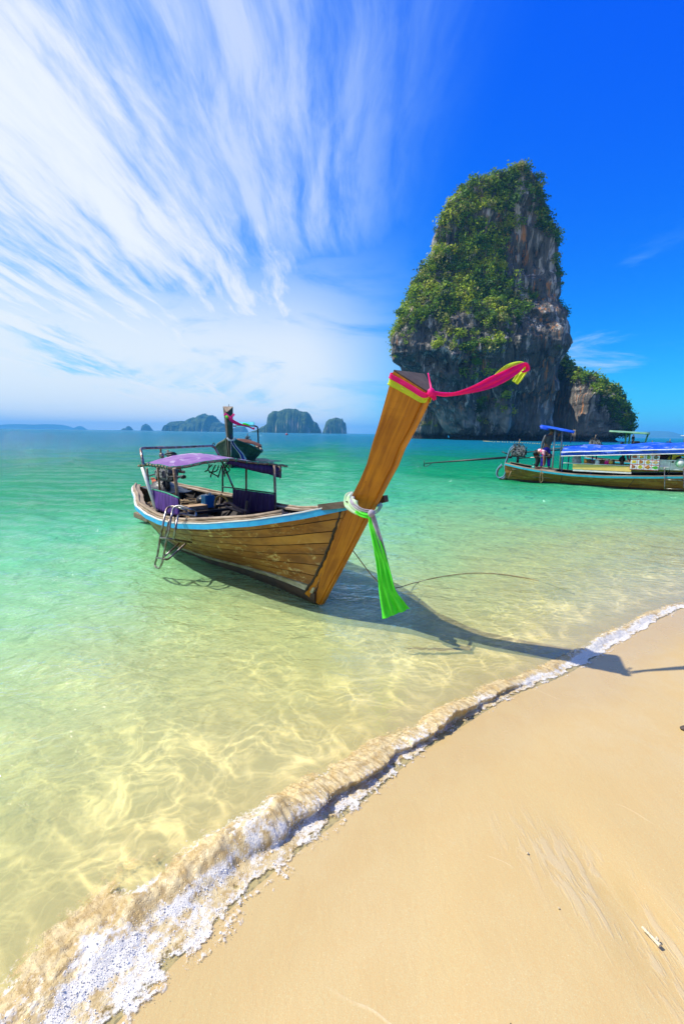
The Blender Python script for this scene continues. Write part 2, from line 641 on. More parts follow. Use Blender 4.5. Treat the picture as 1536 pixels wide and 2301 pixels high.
bp = g.n('ShaderNodeBump', {'Strength': bstr, 'Distance': g.ramp(rr, 2, 14, .075, .20), 'Height': hh}).outputs[0]
df = g.n('ShaderNodeBsdfDiffuse', {0: body, 'Normal': bp})
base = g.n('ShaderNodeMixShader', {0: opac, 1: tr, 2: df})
gl = g.n('ShaderNodeBsdfGlossy', {0: (1, 1, 1), 'Roughness': .045, 'Normal': bp})
fr = g.n('ShaderNodeFresnel', {0: 1.333, 'Normal': bp})
frc = g.math('MINIMUM', fr, g.ramp(rr, 6, 40, .55, .30))
sf = g.n('ShaderNodeMixShader', {0: frc, 1: base, 2: gl})
finish(g, sf)
SEA = m
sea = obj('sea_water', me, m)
tag(sea, kind='structure')

# --- breaking wavelet along the water's edge
xs = np.concatenate([np.linspace(-1.75, .9, 1000), np.linspace(.9, 4.6, 800)[1:]])
ys = yshore(xs)
nx_, ny_ = -(np.gradient(ys, xs)), np.ones_like(xs)
ln_ = np.hypot(nx_, ny_)
nx_, ny_ = nx_/ln_, ny_/ln_
for _ in range(60):
    nx_ = np.convolve(np.pad(nx_, 6, 'edge'), np.ones(13)/13, 'valid')
    ny_ = np.convolve(np.pad(ny_, 6, 'edge'), np.ones(13)/13, 'valid')
sl = np.concatenate([[0], np.cumsum(np.hypot(np.diff(xs), np.diff(ys)))])
NQ = 150
q = np.linspace(0, 1, NQ)
width = np.interp(xs, [-1.2, -.6, 0, .4, 1, 1.7, 2.4, 3.2, 4.2], [.66, .60, .44, .33, .28, .27, .24, .20, .10])
hgt = np.interp(xs, [-1.2, -.6, 0, .5, 1, 1.7, 2.4, 3.2, 4.2], [.036, .040, .050, .052, .040, .026, .020, .018, .005])
hgt = hgt*np.clip(1+1.1*fbm(sl*1.6, sl*0, oct=3, seed=58), .35, 1.7)
tong = fbm(sl*3.1, sl*0, oct=4, seed=52, gain=.6)
frontw = .03+.03*fbm(sl*8, sl*0, oct=4, seed=51)+np.interp(xs, [-1.2, 0, .6, 1.3, 2, 4], [.07, .055, .02, .015, .03, .02])*(.6+1.5*tong)
S2, Q2 = np.meshgrid(sl, q**1.15, indexing='ij')
off = -frontw[:, None]+(width[:, None]+frontw[:, None])*Q2
n_front = .08*fbm(S2*3.2, S2*0, oct=4, seed=54, gain=.6)+.03*fbm(S2*25, S2*0, oct=3, seed=55)
left = sstep(.6, -.5, xs)[:, None]
midw = (sstep(-.35, .1, xs)*sstep(1.6, 1.1, xs))[:, None]
rightw = sstep(1.1, 1.9, xs)[:, None]
c0_ = .25+n_front
rise = sstep(0, 1, (Q2-c0_)/(.24-.14*midw))
back = 1-sstep(c0_+.10, 1.0, Q2)
nA = fbm(S2*7, off*8, oct=5, seed=61, gain=.6, mode='billow')
nB = fbm(S2*26, off*20, oct=4, seed=62, gain=.65)
nS = fbm(S2*34, off*6, oct=3, seed=66, gain=.6, mode='ridge')
nC = fbm(S2*2.3, off*2, oct=2, seed=63)
H_ = hgt[:, None]*rise*(back**1.35)*(1+.55*nC)
lace_h = .004*sstep(0, .05, Q2)*(1-rise)*(1+.9*nB)
z_ = H_+lace_h+rise*back**.6*(.013*nA*(.7+.8*left)+.0065*nB+.004*nS)
curl = np.exp(-((Q2-c0_-.085)/.045)**2)
offc = off-curl*hgt[:, None]*(.10+.9*midw)*(1+.5*nA)
wob = (.006*nB+.004*nS)*rise
px_ = xs[:, None]+nx_[:, None]*(offc+wob)
py_ = ys[:, None]+ny_[:, None]*(offc+wob)
basez = np.maximum(seabed(off), 0)+.0015
edge = np.minimum(sstep(0, .03, Q2), sstep(1, .95, Q2))
P = np.stack([px_, py_, basez+np.maximum(z_, .0006)*edge-.004*(1-edge)], -1)
me = grid_mesh('wave', P)
me.flip_normals()
lacen = fbm(S2*17, off*22, oct=4, seed=72, gain=.6, mode='ridge')
patch = fbm(S2*5, off*9, oct=4, seed=71, gain=.62)
toe = (1-rise)
crest = np.exp(-((Q2-c0_-.09)/.05)**2)
foam = toe*(.40+.40*lacen+.35*patch)+crest*(.50+.35*nB+.5*patch)
foam = foam+rise*(1-crest)*(.34*left+.12+(.75+.5*left)*patch+.25*nS)*(1-sstep(.5, 1, Q2))
foam = foam-(.45+.55*midw)*rise*sstep(.10, .02, Q2-c0_)*.95
foam = np.clip(foam+.30*rightw*(1-sstep(.55, 1, Q2))+.06*left, 0, 1)
acov = toe*np.clip(.20+.62*lacen+.5*patch+1.1*sstep(.10, .24, Q2)-.25, 0, 1)+rise*(1-sstep(.30, .88, Q2+.30*patch))
acov = np.clip(acov, 0, 1)*sstep(.0, .03, Q2)
vcol(me, 'cover', acov.ravel())
vcol(me, 'foam', foam.ravel())
m, g = newmat('sandy surf and foam')
pos = g.n('ShaderNodeNewGeometry').outputs['Position']
fo = g.n('ShaderNodeAttribute', attribute_name='foam').outputs['Fac']
al = g.n('ShaderNodeAttribute', attribute_name='cover').outputs['Fac']
n1 = g.noise(pos, 60, 5, .65, .3)
n2 = g.noise(pos, 22, 5, .6, .5)
v = g.voro(pos, 130)
f = g.ramp(g.math('ADD', fo, g.math('MULTIPLY', g.math('SUBTRACT', n1, .5), 1.3)), .40, .85, 0, .95)
sandy = g.mix(g.ramp(n2, .35, .65), (.54, .38, .16), (.76, .61, .33))
white = g.mix(g.ramp(v, .1, .5), (.93, .91, .87), (.84, .80, .72))
col = g.mix(f, sandy, white)
hb = g.math('ADD', g.math('MULTIPLY', n1, .7), g.math('MULTIPLY', g.ramp(v, 0, .5), .5))
bp = g.n('ShaderNodeBump', {'Strength': .8, 'Distance': .004, 'Height': hb}).outputs[0]
p = pbsdf(g, col, .28, bp, IOR=1.33)
trl = g.n('ShaderNodeBsdfTranslucent', {0: col, 'Normal': bp})
ps = g.n('ShaderNodeMixShader', {0: .30, 1: p, 2: trl})
lace = g.ramp(g.math('ADD', al, g.math('MULTIPLY', g.math('SUBTRACT', n1, .5), 1.3)), .25, .62)
sf = g.n('ShaderNodeMixShader', {0: lace, 1: g.n('ShaderNodeBsdfTransparent'), 2: ps})
finish(g, sf)
FOAM = m
wave_o = obj('breaking_wave', me, m)
tag(wave_o, 'small sandy wave breaking in white foam along the water\'s edge', 'wave', kind='stuff')

# thrown drops and bubbles, uncountable
rs = np.random.RandomState(12)
IV = np.array([(1, 0, 0), (-1, 0, 0), (0, 1, 0), (0, -1, 0), (0, 0, 1), (0, 0, -1.0)])
IF = np.array([(0, 2, 4), (2, 1, 4), (1, 3, 4), (3, 0, 4), (2, 0, 5), (1, 2, 5), (3, 1, 5), (0, 3, 5)])
wgt = (foam**1.5*(acov > .3)*(.15+1.6*crest+.8*toe+.4*patch).clip(0, 3))
wgt = wgt*np.clip(.8-.12*xs, .3, .9)[:, None]*(.35+.65*(lacen > -.05))
wgt[:, -2:] = 0
wgt = wgt.ravel()/wgt.sum()
ND = 22000
pk = rs.choice(len(wgt), ND, p=wgt)
si, qi = pk//NQ, pk % NQ
rad = np.exp(rs.normal(math.log(.00125), .45, ND))
hop = np.where(rs.uniform(size=ND) < .12, rs.exponential(.016, ND), rs.exponential(.0022, ND))
cen = P[si, qi]+np.stack([rs.normal(0, .005, ND), rs.normal(0, .005, ND), hop], -1)
rot = rs.normal(size=(ND, 3, 3))
rot = np.linalg.qr(rot)[0]
V = (np.einsum('nij,kj->nki', rot, IV)*rad[:, None, None]+cen[:, None]).reshape(-1, 3)
Fq = (IF[None]+(np.arange(ND)*len(IV))[:, None, None]).reshape(-1, 3)
me = raw_mesh(bpy.data.meshes.new('drops'), V, Fq, True)
m, g = newmat('foam bubble')
finish(g, pbsdf(g, (.90, .85, .76), .12, IOR=1.33))
tag(obj('foam_drops', me, m), 'white drops and bubbles thrown up by the breaking wave', 'foam', kind='stuff')


# ------------------------------------------------------------------ haze
def haze_box():
    bm = bmesh.new()
    bmesh.ops.create_cube(bm, size=1, matrix=Matrix.Translation((0, 0, 41)) @ Matrix.Diagonal((12800, 12800, 116, 1)))
    m, g = newmat('sea haze')
    pv = g.n('ShaderNodeVolumePrincipled', {'Color': (.13, .55, 1.0, 1), 'Density': .00024, 'Anisotropy': .0})
    finish(g, None, vol=pv)
    tag(obj('haze', bm, m), kind='stuff')


haze_box()


# ------------------------------------------------------------------ limestone stacks
def rock_mat(name, dark, mid, pale, warm, green=None):
    m, g = newmat(name)
    pos = g.n('ShaderNodeNewGeometry').outputs['Position']
    st = g.noise(pos, .42, 6, .62, .8, (1, 1, .16))
    st2 = g.noise(pos, 1.1, 5, .6, .3, (1, 1, .1), (0, 0, 0), (7, 3, 1))
    lg = g.noise(pos, .07, 4, .6, .4, (1, 1, .7), (0, 0, 0), (1.3, 5, 2))
    col = g.crv(st, [(.36, dark), (.45, mid), (.54, mid), (.63, pale)])
    col = g.mix(g.ramp(st2, .52, .72, 0, .75), col, dark)
    col = g.mix(g.math('MULTIPLY', g.ramp(st2, .48, .34), g.ramp(lg, .48, .6)), col, warm)
    z = g.n('ShaderNodeSeparateXYZ', {0: pos}).outputs[2]
    low = g.math('MULTIPLY', g.ramp(z, 14, 5), g.ramp(z, 1.6, 3.2))
    col = g.mix(g.math('MULTIPLY', low, g.ramp(lg, .4, .55, .1, .55)), col, tuple(x*.9 for x in pale))
    col = g.mix(g.ramp(z, 2.8, 1.2), col, (.012, .013, .012))
    h = g.math('ADD', st, g.math('MULTIPLY', st2, .6))
    b = g.n('ShaderNodeBump', {'Strength': 1.0, 'Distance': 1.8, 'Height': h})
    finish(g, pbsdf(g, col, .85, b.outputs[0], Specular_IOR_Level=.2))
    return m


M_ROCK = rock_mat('limestone', (.020, .021, .022), (.12, .115, .10), (.55, .50, .42), (.52, .21, .06))


def zc(pts):                     # contour read off an enlargement of the photograph
    return [(850+x/2.56, 340+y/2.56) for x, y in pts]


def stack(name, left, right, Yc, depf, seed, nth=520, nz=420, amp=1.0, parent=None, power=.72, cave=None):
    L = np.array([at_y(*p, Yc) for p in zc(left)])
    Rr = np.array([at_y(*p, Yc-6*amp) for p in zc(right)])
    zt = min(L[:, 2].max(), Rr[:, 2].max())+1.6*amp
    z = np.linspace(-6, zt, nz)
    oL, oR = np.argsort(L[:, 2]), np.argsort(Rr[:, 2])
    xl = np.interp(z, L[oL, 2], L[oL, 0])
    xr = np.interp(z, Rr[oR, 2], Rr[oR, 0])
    hi = sstep(38, 60, z)*amp
    xl, xr = xl+(1.3*amp+1.5*hi), xr-(1.3*amp-2.2*hi)
    w = np.maximum((xr-xl)/2, .3)
    c = (xr+xl)/2
    endr = 1.0*np.sqrt(np.clip(1-np.clip((z-zt+3.5)/3.5, 0, 1)**2.2, .0, 1))
    w = w*endr+.02
    dep = ((w*depf+2)*endr+.02)*(1-.78*sstep(18, 70, z)*amp)
    th = np.linspace(0, 2*math.pi, nth, endpoint=False)
    cs, sn = np.cos(th), np.sin(th)
    cs2 = np.sign(cs)*np.abs(cs)**power
    sn2 = np.sign(sn)*np.abs(sn)**power
    X = c[None]+cs2[:, None]*w[None]
    Yy = Yc-sn2[:, None]*dep[None]
    Z = np.broadcast_to(z[None], X.shape).copy()
    nx = np.broadcast_to(cs[:, None], X.shape)
    ny = np.broadcast_to(-sn[:, None], X.shape)
    q = X*.8+Yy*.6
    e = np.clip(w/6, .1, 1)[None]*amp
    # buttresses and chimneys, flutes, ledges
    dis = 4.5*fbm(X/15, Yy/15, Z/30, 3, seed)+3.6*fbm(X/6.5, Yy/6.5, Z/30, 3, seed+5, mode='ridge')-1.2
    dis = dis+1.5*fbm(X/2.1, Yy/2.1, Z/13, 3, seed+9, mode='ridge')+1.2*fbm(X/5, Yy/5, Z/4.5, 4, seed+13)+.3*fbm(X/.9, Yy/.9, Z/3, 3, seed+17)
    led = np.abs(((Z/11+1.3*fbm(X/30, Yy/30, Z/40, 2, seed+21)) % 1)-.5)*2
    dis = dis+1.2*(sstep(.3, .8, led)-.5)
    dis = (dis-dis.mean())*np.clip((zt-z)/14, .3, 1)[None]
    side = np.abs(sn)[:, None]**1.0                 # keep the outline, carve the faces
    k = e*(.38+.62*side)
    low = np.exp(-((z-1.2)/1.6)**2)[None]*2.2*amp       # tide notch
    X2 = X+nx*(dis*k-low)
    Y2 = Yy+ny*(dis*k-low)
    Z2 = Z+e*1.0*fbm(X/4, Yy/4, Z/4, 3, seed+33)*sstep(-5, 4, Z)
    if cave:
        cxx = at_y(*cave[:2], Yc)[0]
        Y2 = Y2+cave[3]*np.exp(-((X2-cxx)/cave[2])**2)*(sn > 0)[:, None]*sstep(44, 26, Z2)*sstep(-7, -2, Z2)
    P = np.stack([X2, Y2, Z2], -1)
    me = grid_mesh(name, P, True, True)
    o = obj(name, me, M_ROCK, parent)
    return o, P, (xl, xr, z)


rock = empty('limestone_rock', tuple(at_y(1130, 985, 172)*np.array([1, 1, 0])), 0,
             'tall sheer limestone rock tower draped in green bushes, rising from the sea', 'rock', kind='structure')
inv = -Vector(rock.location)


def child_world(o, par):         # mesh already in world metres under a parent that stands elsewhere
    o.parent = par
    o.matrix_parent_inverse = Matrix.Translation(-Vector(par.location))


L1 = [(812, 44), (790, 47), (712, 78), (668, 120), (604, 132), (562, 168), (492, 190), (450, 228), (400, 248), (360, 285), (345, 340), (310, 390), (295, 440), (272, 510), (265, 590), (230, 660), (200, 730), (165, 810), (142, 890), (112, 970), (84, 1050), (62, 1150), (62, 1195), (110, 1225), (160, 1275), (215, 1350), (260, 1420), (310, 1490), (345, 1550), (380, 1600), (385, 1650), (385, 1690)]
R1 = [(885, 44), (908, 52), (942, 95), (965, 170), (980, 260), (992, 370), (1018, 450), (1033, 600), (1048, 680), (1055, 830), (1083, 930), (1093, 1080), (1090, 1130), (1050, 1180), (1022, 1250), (1008, 1400), (990, 1550), (985, 1650), (985, 1690)]
tower, P1, C1 = stack('rock_tower', L1, R1, 172, .72, 100)
child_world(tower, rock)
L2 = [(1072, 1080), (1000, 1130), (950, 1200), (920, 1400), (920, 1690)]
R2 = [(1094, 1085), (1112, 1135), (1146, 1188), (1200, 1238), (1272, 1312), (1366, 1402), (1414, 1495), (1452, 1592), (1415, 1630), (1385, 1660), (1385, 1690)]
shoulder, P2, C2 = stack('rock_shoulder', L2, R2, 190, .75, 300, 360, 220, cave=(1253, 900, 4.5, 22))
child_world(shoulder, rock)
L3 = [(255, 1240), (235, 1330), (215, 1450), (190, 1560), (185, 1650), (185, 1690)]
R3 = [(300, 1240), (380, 1330), (420, 1450), (430, 1560), (440, 1690)]
outc, P3, C3 = stack('rock_outcrop', L3, R3, 186, .7, 500, 200, 160, .6)
child_world(outc, rock)


def leaf_mat(name, sat=1.0):
    m, g = newmat(name)
    c = g.n('ShaderNodeAttribute', attribute_name='tone').outputs['Color']
    dfm = pbsdf(g, c, .6, Specular_IOR_Level=.25)
    tl = g.n('ShaderNodeBsdfTranslucent', {0: g.mix(.5, c, (.30, .42, .03))})
    sf = g.n('ShaderNodeMixShader', {0: .3, 1: dfm, 2: tl})
    finish(g, sf)
    return m


M_LEAF = leaf_mat('cliff foliage')
PAL = np.array([(.035, .11, .012), (.08, .20, .014), (.18, .32, .016), (.34, .44, .02), (.48, .52, .03), (.015, .05, .010), (.30, .28, .07)])


def bush_arrays(cen, rad, nrm, tone, nleaf, rs, leaf=.5):
    """small leaf sprays filling a lump around each centre"""
    n = len(cen)
    d = rs.normal(size=(n, nleaf, 3))
    d /= np.linalg.norm(d, axis=-1, keepdims=True)
    rr = rad[:, None, None]*rs.uniform(.35, 1.0, (n, nleaf, 1))**.6
    lump = 1+.25*rs.normal(size=(n, nleaf, 1))
    c = cen[:, None]+d*rr*lump*np.array([1, 1, .8])
    a = rs.normal(size=(n, nleaf, 3))+d*.9+np.array([0, 0, .5])
    a /= np.linalg.norm(a, axis=-1, keepdims=True)
    t = np.cross(a, rs.normal(size=(n, nleaf, 3)))
    t /= np.linalg.norm(t, axis=-1, keepdims=True)
    b = np.cross(a, t)
    s = leaf*rs.uniform(.55, 1.3, (n, nleaf, 1))*np.clip(rad[:, None, None]/1.6, .5, 1.4)
    V = np.stack([c+t*s, c+b*s*.7, c-t*s*.8, c-b*s*.6], 2)
    V = V + rs.normal(size=V.shape)*.12*s[:, :, None]
    col = tone[:, None]*rs.uniform(.75, 1.25, (n, nleaf, 1))
    C = np.repeat(col[:, :, None], 4, 2)
    return V.reshape(-1, 3), C.reshape(-1, 3)


def bushes(name, cen, rad, tone, nleaf, rs, leaf=.5, mat=None):
    V, C = bush_arrays(cen, rad, None, tone, nleaf, rs, leaf)
    me = raw_mesh(bpy.data.meshes.new(name), V, np.arange(len(V)).reshape(-1, 4), False)
    vcol(me, 'tone', C)
    return obj(name, me, mat or M_LEAF)


# how green each part of the tower is, row by row down the face, left to right
ROWS = [(45, (1, 1, 1, 1, 1, 1, 1)), (200, (1, 1, 1, 1, 1, .9, 1)), (300, (1, 1, 1, 1, .9, .6, 1)), (380, (.8, .8, 1, 1, .7, .15, .9)), (460, (.45, .3, .9, 1, .3, .12, .9)),
        (560, (.7, .7, 1, .95, .4, .2, .8)), (640, (.8, .95, 1, .5, .2, .4, .7)), (740, (1, 1, 1, .9, .4, .3, .6)), (850, (1, 1, .9, .9, .8, .35, .4)), (930, (1, .8, .5, .7, .7, .1, .25)),
        (1010, (.6, .35, .35, .6, .3, .06, .08)), (1100, (.3, .15, .5, .6, .15, .05, .1)), (1220, (.05, .05, .5, .6, .1, .04, .05)), (1330, (0, .0, .3, .5, .1, .03, .03)), (1450, (0, 0, .3, .5, .15, .06, .05)),
        (1540, (.1, 0, .35, .3, .12, .1, .1)), (1620, (0, 0, 0, 0, 0, 0, 0))]
ry = np.array([r[0] for r in ROWS], float)
rw = np.array([r[1] for r in ROWS])*np.array([1, 1, 1, .9, .62, .5, .8])


def green_at(Pt, C):
    xl, xr, zz_ = C
    z = Pt[:, 2]
    l, r = np.interp(z, zz_, xl), np.interp(z, zz_, xr)
    s = np.clip((Pt[:, 0]-l)/(r-l), 0, 1)*6
    ztop, zbot = at_y(1180, 357, 172)[2], 0
    yy = 45+(ztop-z)/(ztop-zbot)*(1650-45)
    i = np.clip(s.astype(int), 0, 5)
    cols = np.stack([np.interp(yy, ry, rw[:, k]) for k in range(7)], 1)
    f = s-i
    return cols[np.arange(len(z)), i]*(1-f)+cols[np.arange(len(z)), i+1]*f


def scatter(P, C, n, rs, gfun, zmin, rlo=.7, rhi=2.3):
    flat = P.reshape(-1, 3)
    dP = np.roll(P, -1, 0)-P
    dZ = np.zeros_like(P)
    dZ[:, :-1] = P[:, 1:]-P[:, :-1]
    nr = -np.cross(dP, dZ).reshape(-1, 3)
    area = np.linalg.norm(nr, axis=1)
    nr = nr/np.maximum(area, 1e-6)[:, None]
    front = (nr[:, 1] < .45)
    pr = area*front*(flat[:, 2] > zmin)
    pr = pr/pr.sum()
    idx = rs.choice(len(flat), n, p=pr)
    Pt, N = flat[idx], nr[idx]
    gm = gfun(Pt)
    patch = fbm(Pt[:, 0]/5, Pt[:, 1]/5, Pt[:, 2]/6.5, 3, 77)*.9+.5
    ledge = np.clip(N[:, 2]*1.4, -.5, .6)
    ok = rs.uniform(size=n) < np.clip(gm*1.4-(1-gm)*(1.05-patch)*1.3+ledge*gm, 0, 1)
    Pt, N = Pt[ok], N[ok]
    rad = rlo+(rhi-rlo)*rs.uniform(size=len(Pt))**2.0
    return Pt+N*rad[:, None]*.35, rad, N


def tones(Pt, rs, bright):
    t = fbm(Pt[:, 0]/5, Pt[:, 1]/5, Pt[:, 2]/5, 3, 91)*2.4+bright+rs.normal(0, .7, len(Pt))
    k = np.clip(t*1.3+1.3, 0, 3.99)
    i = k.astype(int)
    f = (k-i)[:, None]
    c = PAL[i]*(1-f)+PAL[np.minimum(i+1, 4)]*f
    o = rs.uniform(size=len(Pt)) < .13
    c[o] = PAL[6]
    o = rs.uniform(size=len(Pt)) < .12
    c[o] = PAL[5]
    return c


rs = np.random.RandomState(5)
c, r, N = scatter(P1, C1, 7400, rs, lambda p: green_at(p, C1), 3.5)
tn = tones(c, rs, .55-1.3*sstep(.55, 1.0, (c[:, 0]-np.interp(c[:, 2], C1[2], C1[0]))/(np.interp(c[:, 2], C1[2], C1[1])-np.interp(c[:, 2], C1[2], C1[0]))))  # leaf tones darkened towards the right, painting in the tower's shaded side
print('tower bushes', len(c))
order = np.argsort(-r)
picked, rest = {}, []
for i in order:                     # the largest crowns that a description can single out
    cc = c[i]
    lum = tn[i][1]
    hue = 'dark green' if lum < .15 else ('mid green' if lum < .30 else 'yellow-green')
    hb_ = ['at the foot', 'low down', 'halfway up', 'high up', 'near the summit'][int(np.clip(cc[2]/78*5, 0, 4))]
    fx_ = (cc[0]-np.interp(cc[2], C1[2], C1[0]))/(np.interp(cc[2], C1[2], C1[1])-np.interp(cc[2], C1[2], C1[0]))
    sd_n = ['on the left edge', 'left of the middle', 'right of the middle', 'on the right edge'][int(np.clip(fx_*4, 0, 3))]
    lb_ = 'largest %s bush %s %s of the tall rock tower' % (hue, hb_, sd_n)
    if lb_ not in picked and r[i] > 1.5:
        picked[lb_] = i
    else:
        rest.append(i)
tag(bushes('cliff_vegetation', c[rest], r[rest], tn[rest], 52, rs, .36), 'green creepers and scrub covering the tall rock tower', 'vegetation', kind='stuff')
for lb_, i in picked.items():
    V, Cc = bush_arrays(np.repeat([[0, 0, 0.]], 5, 0)+rs.normal(0, .75, (5, 3))*np.array([1, 1, .6]), rs.uniform(.9, 1.6, 5), None, np.repeat(tn[i][None], 5, 0), 70, rs, .38)
    me = raw_mesh(bpy.data.meshes.new('cliff_bush'), V, np.arange(len(V)).reshape(-1, 4), False)
    vcol(me, 'tone', Cc)
    o = obj('cliff_bush', me, M_LEAF)
    o.location = c[i]
    tag(o, lb_, 'bush', 'large bushes on the rock tower')
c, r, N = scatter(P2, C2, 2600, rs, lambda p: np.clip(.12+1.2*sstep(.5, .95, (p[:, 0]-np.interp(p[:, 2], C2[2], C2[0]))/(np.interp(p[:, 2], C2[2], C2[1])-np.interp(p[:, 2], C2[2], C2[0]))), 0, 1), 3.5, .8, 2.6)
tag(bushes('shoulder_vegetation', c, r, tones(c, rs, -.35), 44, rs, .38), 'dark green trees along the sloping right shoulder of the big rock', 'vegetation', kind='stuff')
c, r, N = scatter(P3, C3, 260, rs, lambda p: np.full(len(p), .6), 5, .7, 1.6)
tag(bushes('outcrop_vegetation', c, r, tones(c, rs, .2), 26, rs), 'scrub on the low outcrop behind the prow of the near boat', 'vegetation', kind='stuff')

# ------------------------------------------------------------------ far islands
M_ISLE = None
m, g = newmat('wooded island')
pos = g.n('ShaderNodeNewGeometry').outputs['Position']
nrmz = g.n('ShaderNodeSeparateXYZ', {0: g.n('ShaderNodeNewGeometry').outputs['Normal']}).outputs[2]
n1 = g.noise(pos, .05, 6, .65, .3)
n2 = g.noise(pos, .018, 4, .6, .3, (1, 1, .4))
grn = g.mix(g.ramp(n1, .4, .62), (.02, .045, .014), (.07, .11, .03))
clf = g.mix(g.ramp(g.noise(pos, .06, 4, .6, .2, (1, 1, .15)), .4, .6), (.12, .10, .09), (.55, .38, .26))
steep = g.math('MULTIPLY', g.ramp(nrmz, .5, .12), g.ramp(n2, .5, .58))
finish(g, pbsdf(g, g.mix(steep, grn, clf), .9, g.n('ShaderNodeBump', {'Strength': 1, 'Distance': 8, 'Height': n1}).outputs[0], Specular_IOR_Level=.1))
M_ISLE = m


def island(sil, D, label, seed, rough=1.0, box_=3.0):
    D = D*2
    S = np.array([at_y(x, y, D) for x, y in sil])
    x0, x1 = S[0, 0], S[-1, 0]
    n = 150
    xs_ = np.linspace(x0, x1, n)
    h = np.interp(xs_, S[:, 0], S[:, 2])
    h = np.maximum(h, 0)
    w = (x1-x0)
    hm = h.max()
    h = h+rough*hm*.085*fbm(xs_/w*26, xs_*0, oct=4, seed=seed)*np.clip(h/hm*3, 0, 1)
    dep = .38*w+.5*hm
    v_ = np.linspace(-1, 1, 56)
    XX, VV = np.meshgrid(xs_, v_, indexing='ij')
    HH = h[:, None]*np.clip(1-np.abs(VV)**box_, 0, 1)**(1/1.6)
    f = fbm(XX/w*14, VV*4, oct=5, seed=seed+3, mode='ridge')
    HH = HH*(1+.10*rough*f*(1-np.abs(VV)))
    dd_ = dep*(.55+.45*np.sqrt(np.clip(h/hm, 0, 1)))[:, None]
    YY = D+VV*dd_+.05*w*f*rough
    Pp = np.stack([XX, YY, HH-.6], -1)
    cx0 = float((x0+x1)/2)
    me = grid_mesh('island', Pp-np.array([cx0, D, 0]), True)
    o = obj('island', me, M_ISLE)
    o.location = (cx0, D, 0)
    tag(o, label, 'island', kind='structure')
    return o


island([(-60, 968), (-20, 955), (0, 957), (25, 956), (50, 953), (62, 956), (85, 959), (100, 956), (114, 953), (128, 958), (150, 965)], 2900, 'faint low ridge of far hills on the horizon at the left edge', 1, .4)
island([(166, 966), (172, 960), (179, 957), (185, 960), (193, 966)], 2850, 'tiny pale island standing alone on the far left horizon', 2, .5)
island([(272, 967.5), (279, 962), (283, 964), (288, 957.5), (292, 960), (296, 968)], 1500, 'small pointed islet left of the low domed islet', 3)
island([(320, 968), (322, 956), (328, 953), (334, 957), (341, 968)], 1400, 'small dark steep-sided islet just left of the wide wooded island', 4)
island([(374, 969), (384, 964), (386, 952), (389, 958), (394, 947), (405, 947), (420, 950), (427, 945), (436, 939), (447, 940), (455, 934), (463, 932), (470, 936), (477, 936), (486, 947), (497, 953), (507, 960), (516, 970)], 1100, 'wide wooded island with a jagged crest left of the far boat\'s prow', 5)
island([(524, 971), (526, 962), (532, 959), (548, 958), (553, 963), (556, 972)], 1500, 'small flat-topped island seen under the cyan awning of the far boat', 6)
island([(562, 972), (578, 967), (590, 962), (602, 956), (608, 950), (611, 931), (618, 927), (630, 926), (642, 920), (657, 919), (668, 922), (676, 926), (688, 926), (695, 932), (701, 942), (712, 953), (719, 966), (720, 975)], 820, 'large round-topped island with pale cliffs right of the far boat', 7, .8, 5)
island([(724, 975), (728, 962), (733, 948), (742, 942), (755, 940), (768, 942), (776, 951), (779, 964), (778, 976)], 860, 'dark blunt island standing just right of the large cliffed island', 8, .8, 5)
island([(1395, 984), (1423, 979), (1440, 976), (1455, 973), (1466, 968.5), (1485, 969), (1500, 973), (1510, 977), (1526, 984), (1545, 987)], 2800, 'faint blue hill on the horizon between the big rock and the right edge', 9, .3)


# ================================================================== BOATS
def wood(name, c1, c2, c3, rough=.5, grain=(1, 12, 12), scale=1.4, worn=0.0, wornc=(.55, .42, .22), bump=.25, coat=0.0, rot=0.0):
    """planking: grain along x, blotches, and pale scuffs where worn"""
    m, g = newmat(name)
    tc = g.n('ShaderNodeTexCoord').outputs['Object']
    if rot:
        tc = g.n('ShaderNodeMapping', {0: tc, 2: (0, R_(rot), 0)}).outputs[0]
    rnd = g.n('ShaderNodeObjectInfo').outputs['Random']
    off = g.n('ShaderNodeVectorMath', {0: tc, 1: g.n('ShaderNodeCombineXYZ', {0: g.math('MULTIPLY', rnd, 9.0), 1: rnd, 2: 0.0})}, operation='ADD').outputs[0]
    n1 = g.noise(off, scale, 6, .6, .6, grain)
    n2 = g.noise(off, scale*.9, 4, .55, .2, (1, 2, 2))
    col = g.mix(g.ramp(n1, .32, .68), c1, c2)
    col = g.mix(g.ramp(n2, .48, .72, 0, .8), col, c3)
    col = g.mix(g.math('MULTIPLY', rnd, .35), col, c2)
    if worn:
        w = g.noise(tc, 6.5, 6, .72, 1.4, (.8, 1.6, 1.6))
        w2 = g.noise(tc, 2.2, 3, .6, .5)
        wf = g.math('MULTIPLY', g.ramp(w, .53, .64), g.ramp(w2, .42, .56))
        col = g.mix(g.math('MULTIPLY', wf, worn), col, wornc)
    dk = g.noise(off, scale*16, 3, .5, .4, (1, 2, 2))
    col = g.mix(g.ramp(dk, .70, .78, 0, .7), col, (.03, .018, .01))
    b = g.n('ShaderNodeBump', {'Strength': bump, 'Distance': .01, 'Height': n1})
    finish(g, pbsdf(g, col, rough, b.outputs[0], Specular_IOR_Level=.35, Coat_Weight=coat, Coat_Roughness=.25))
    return m


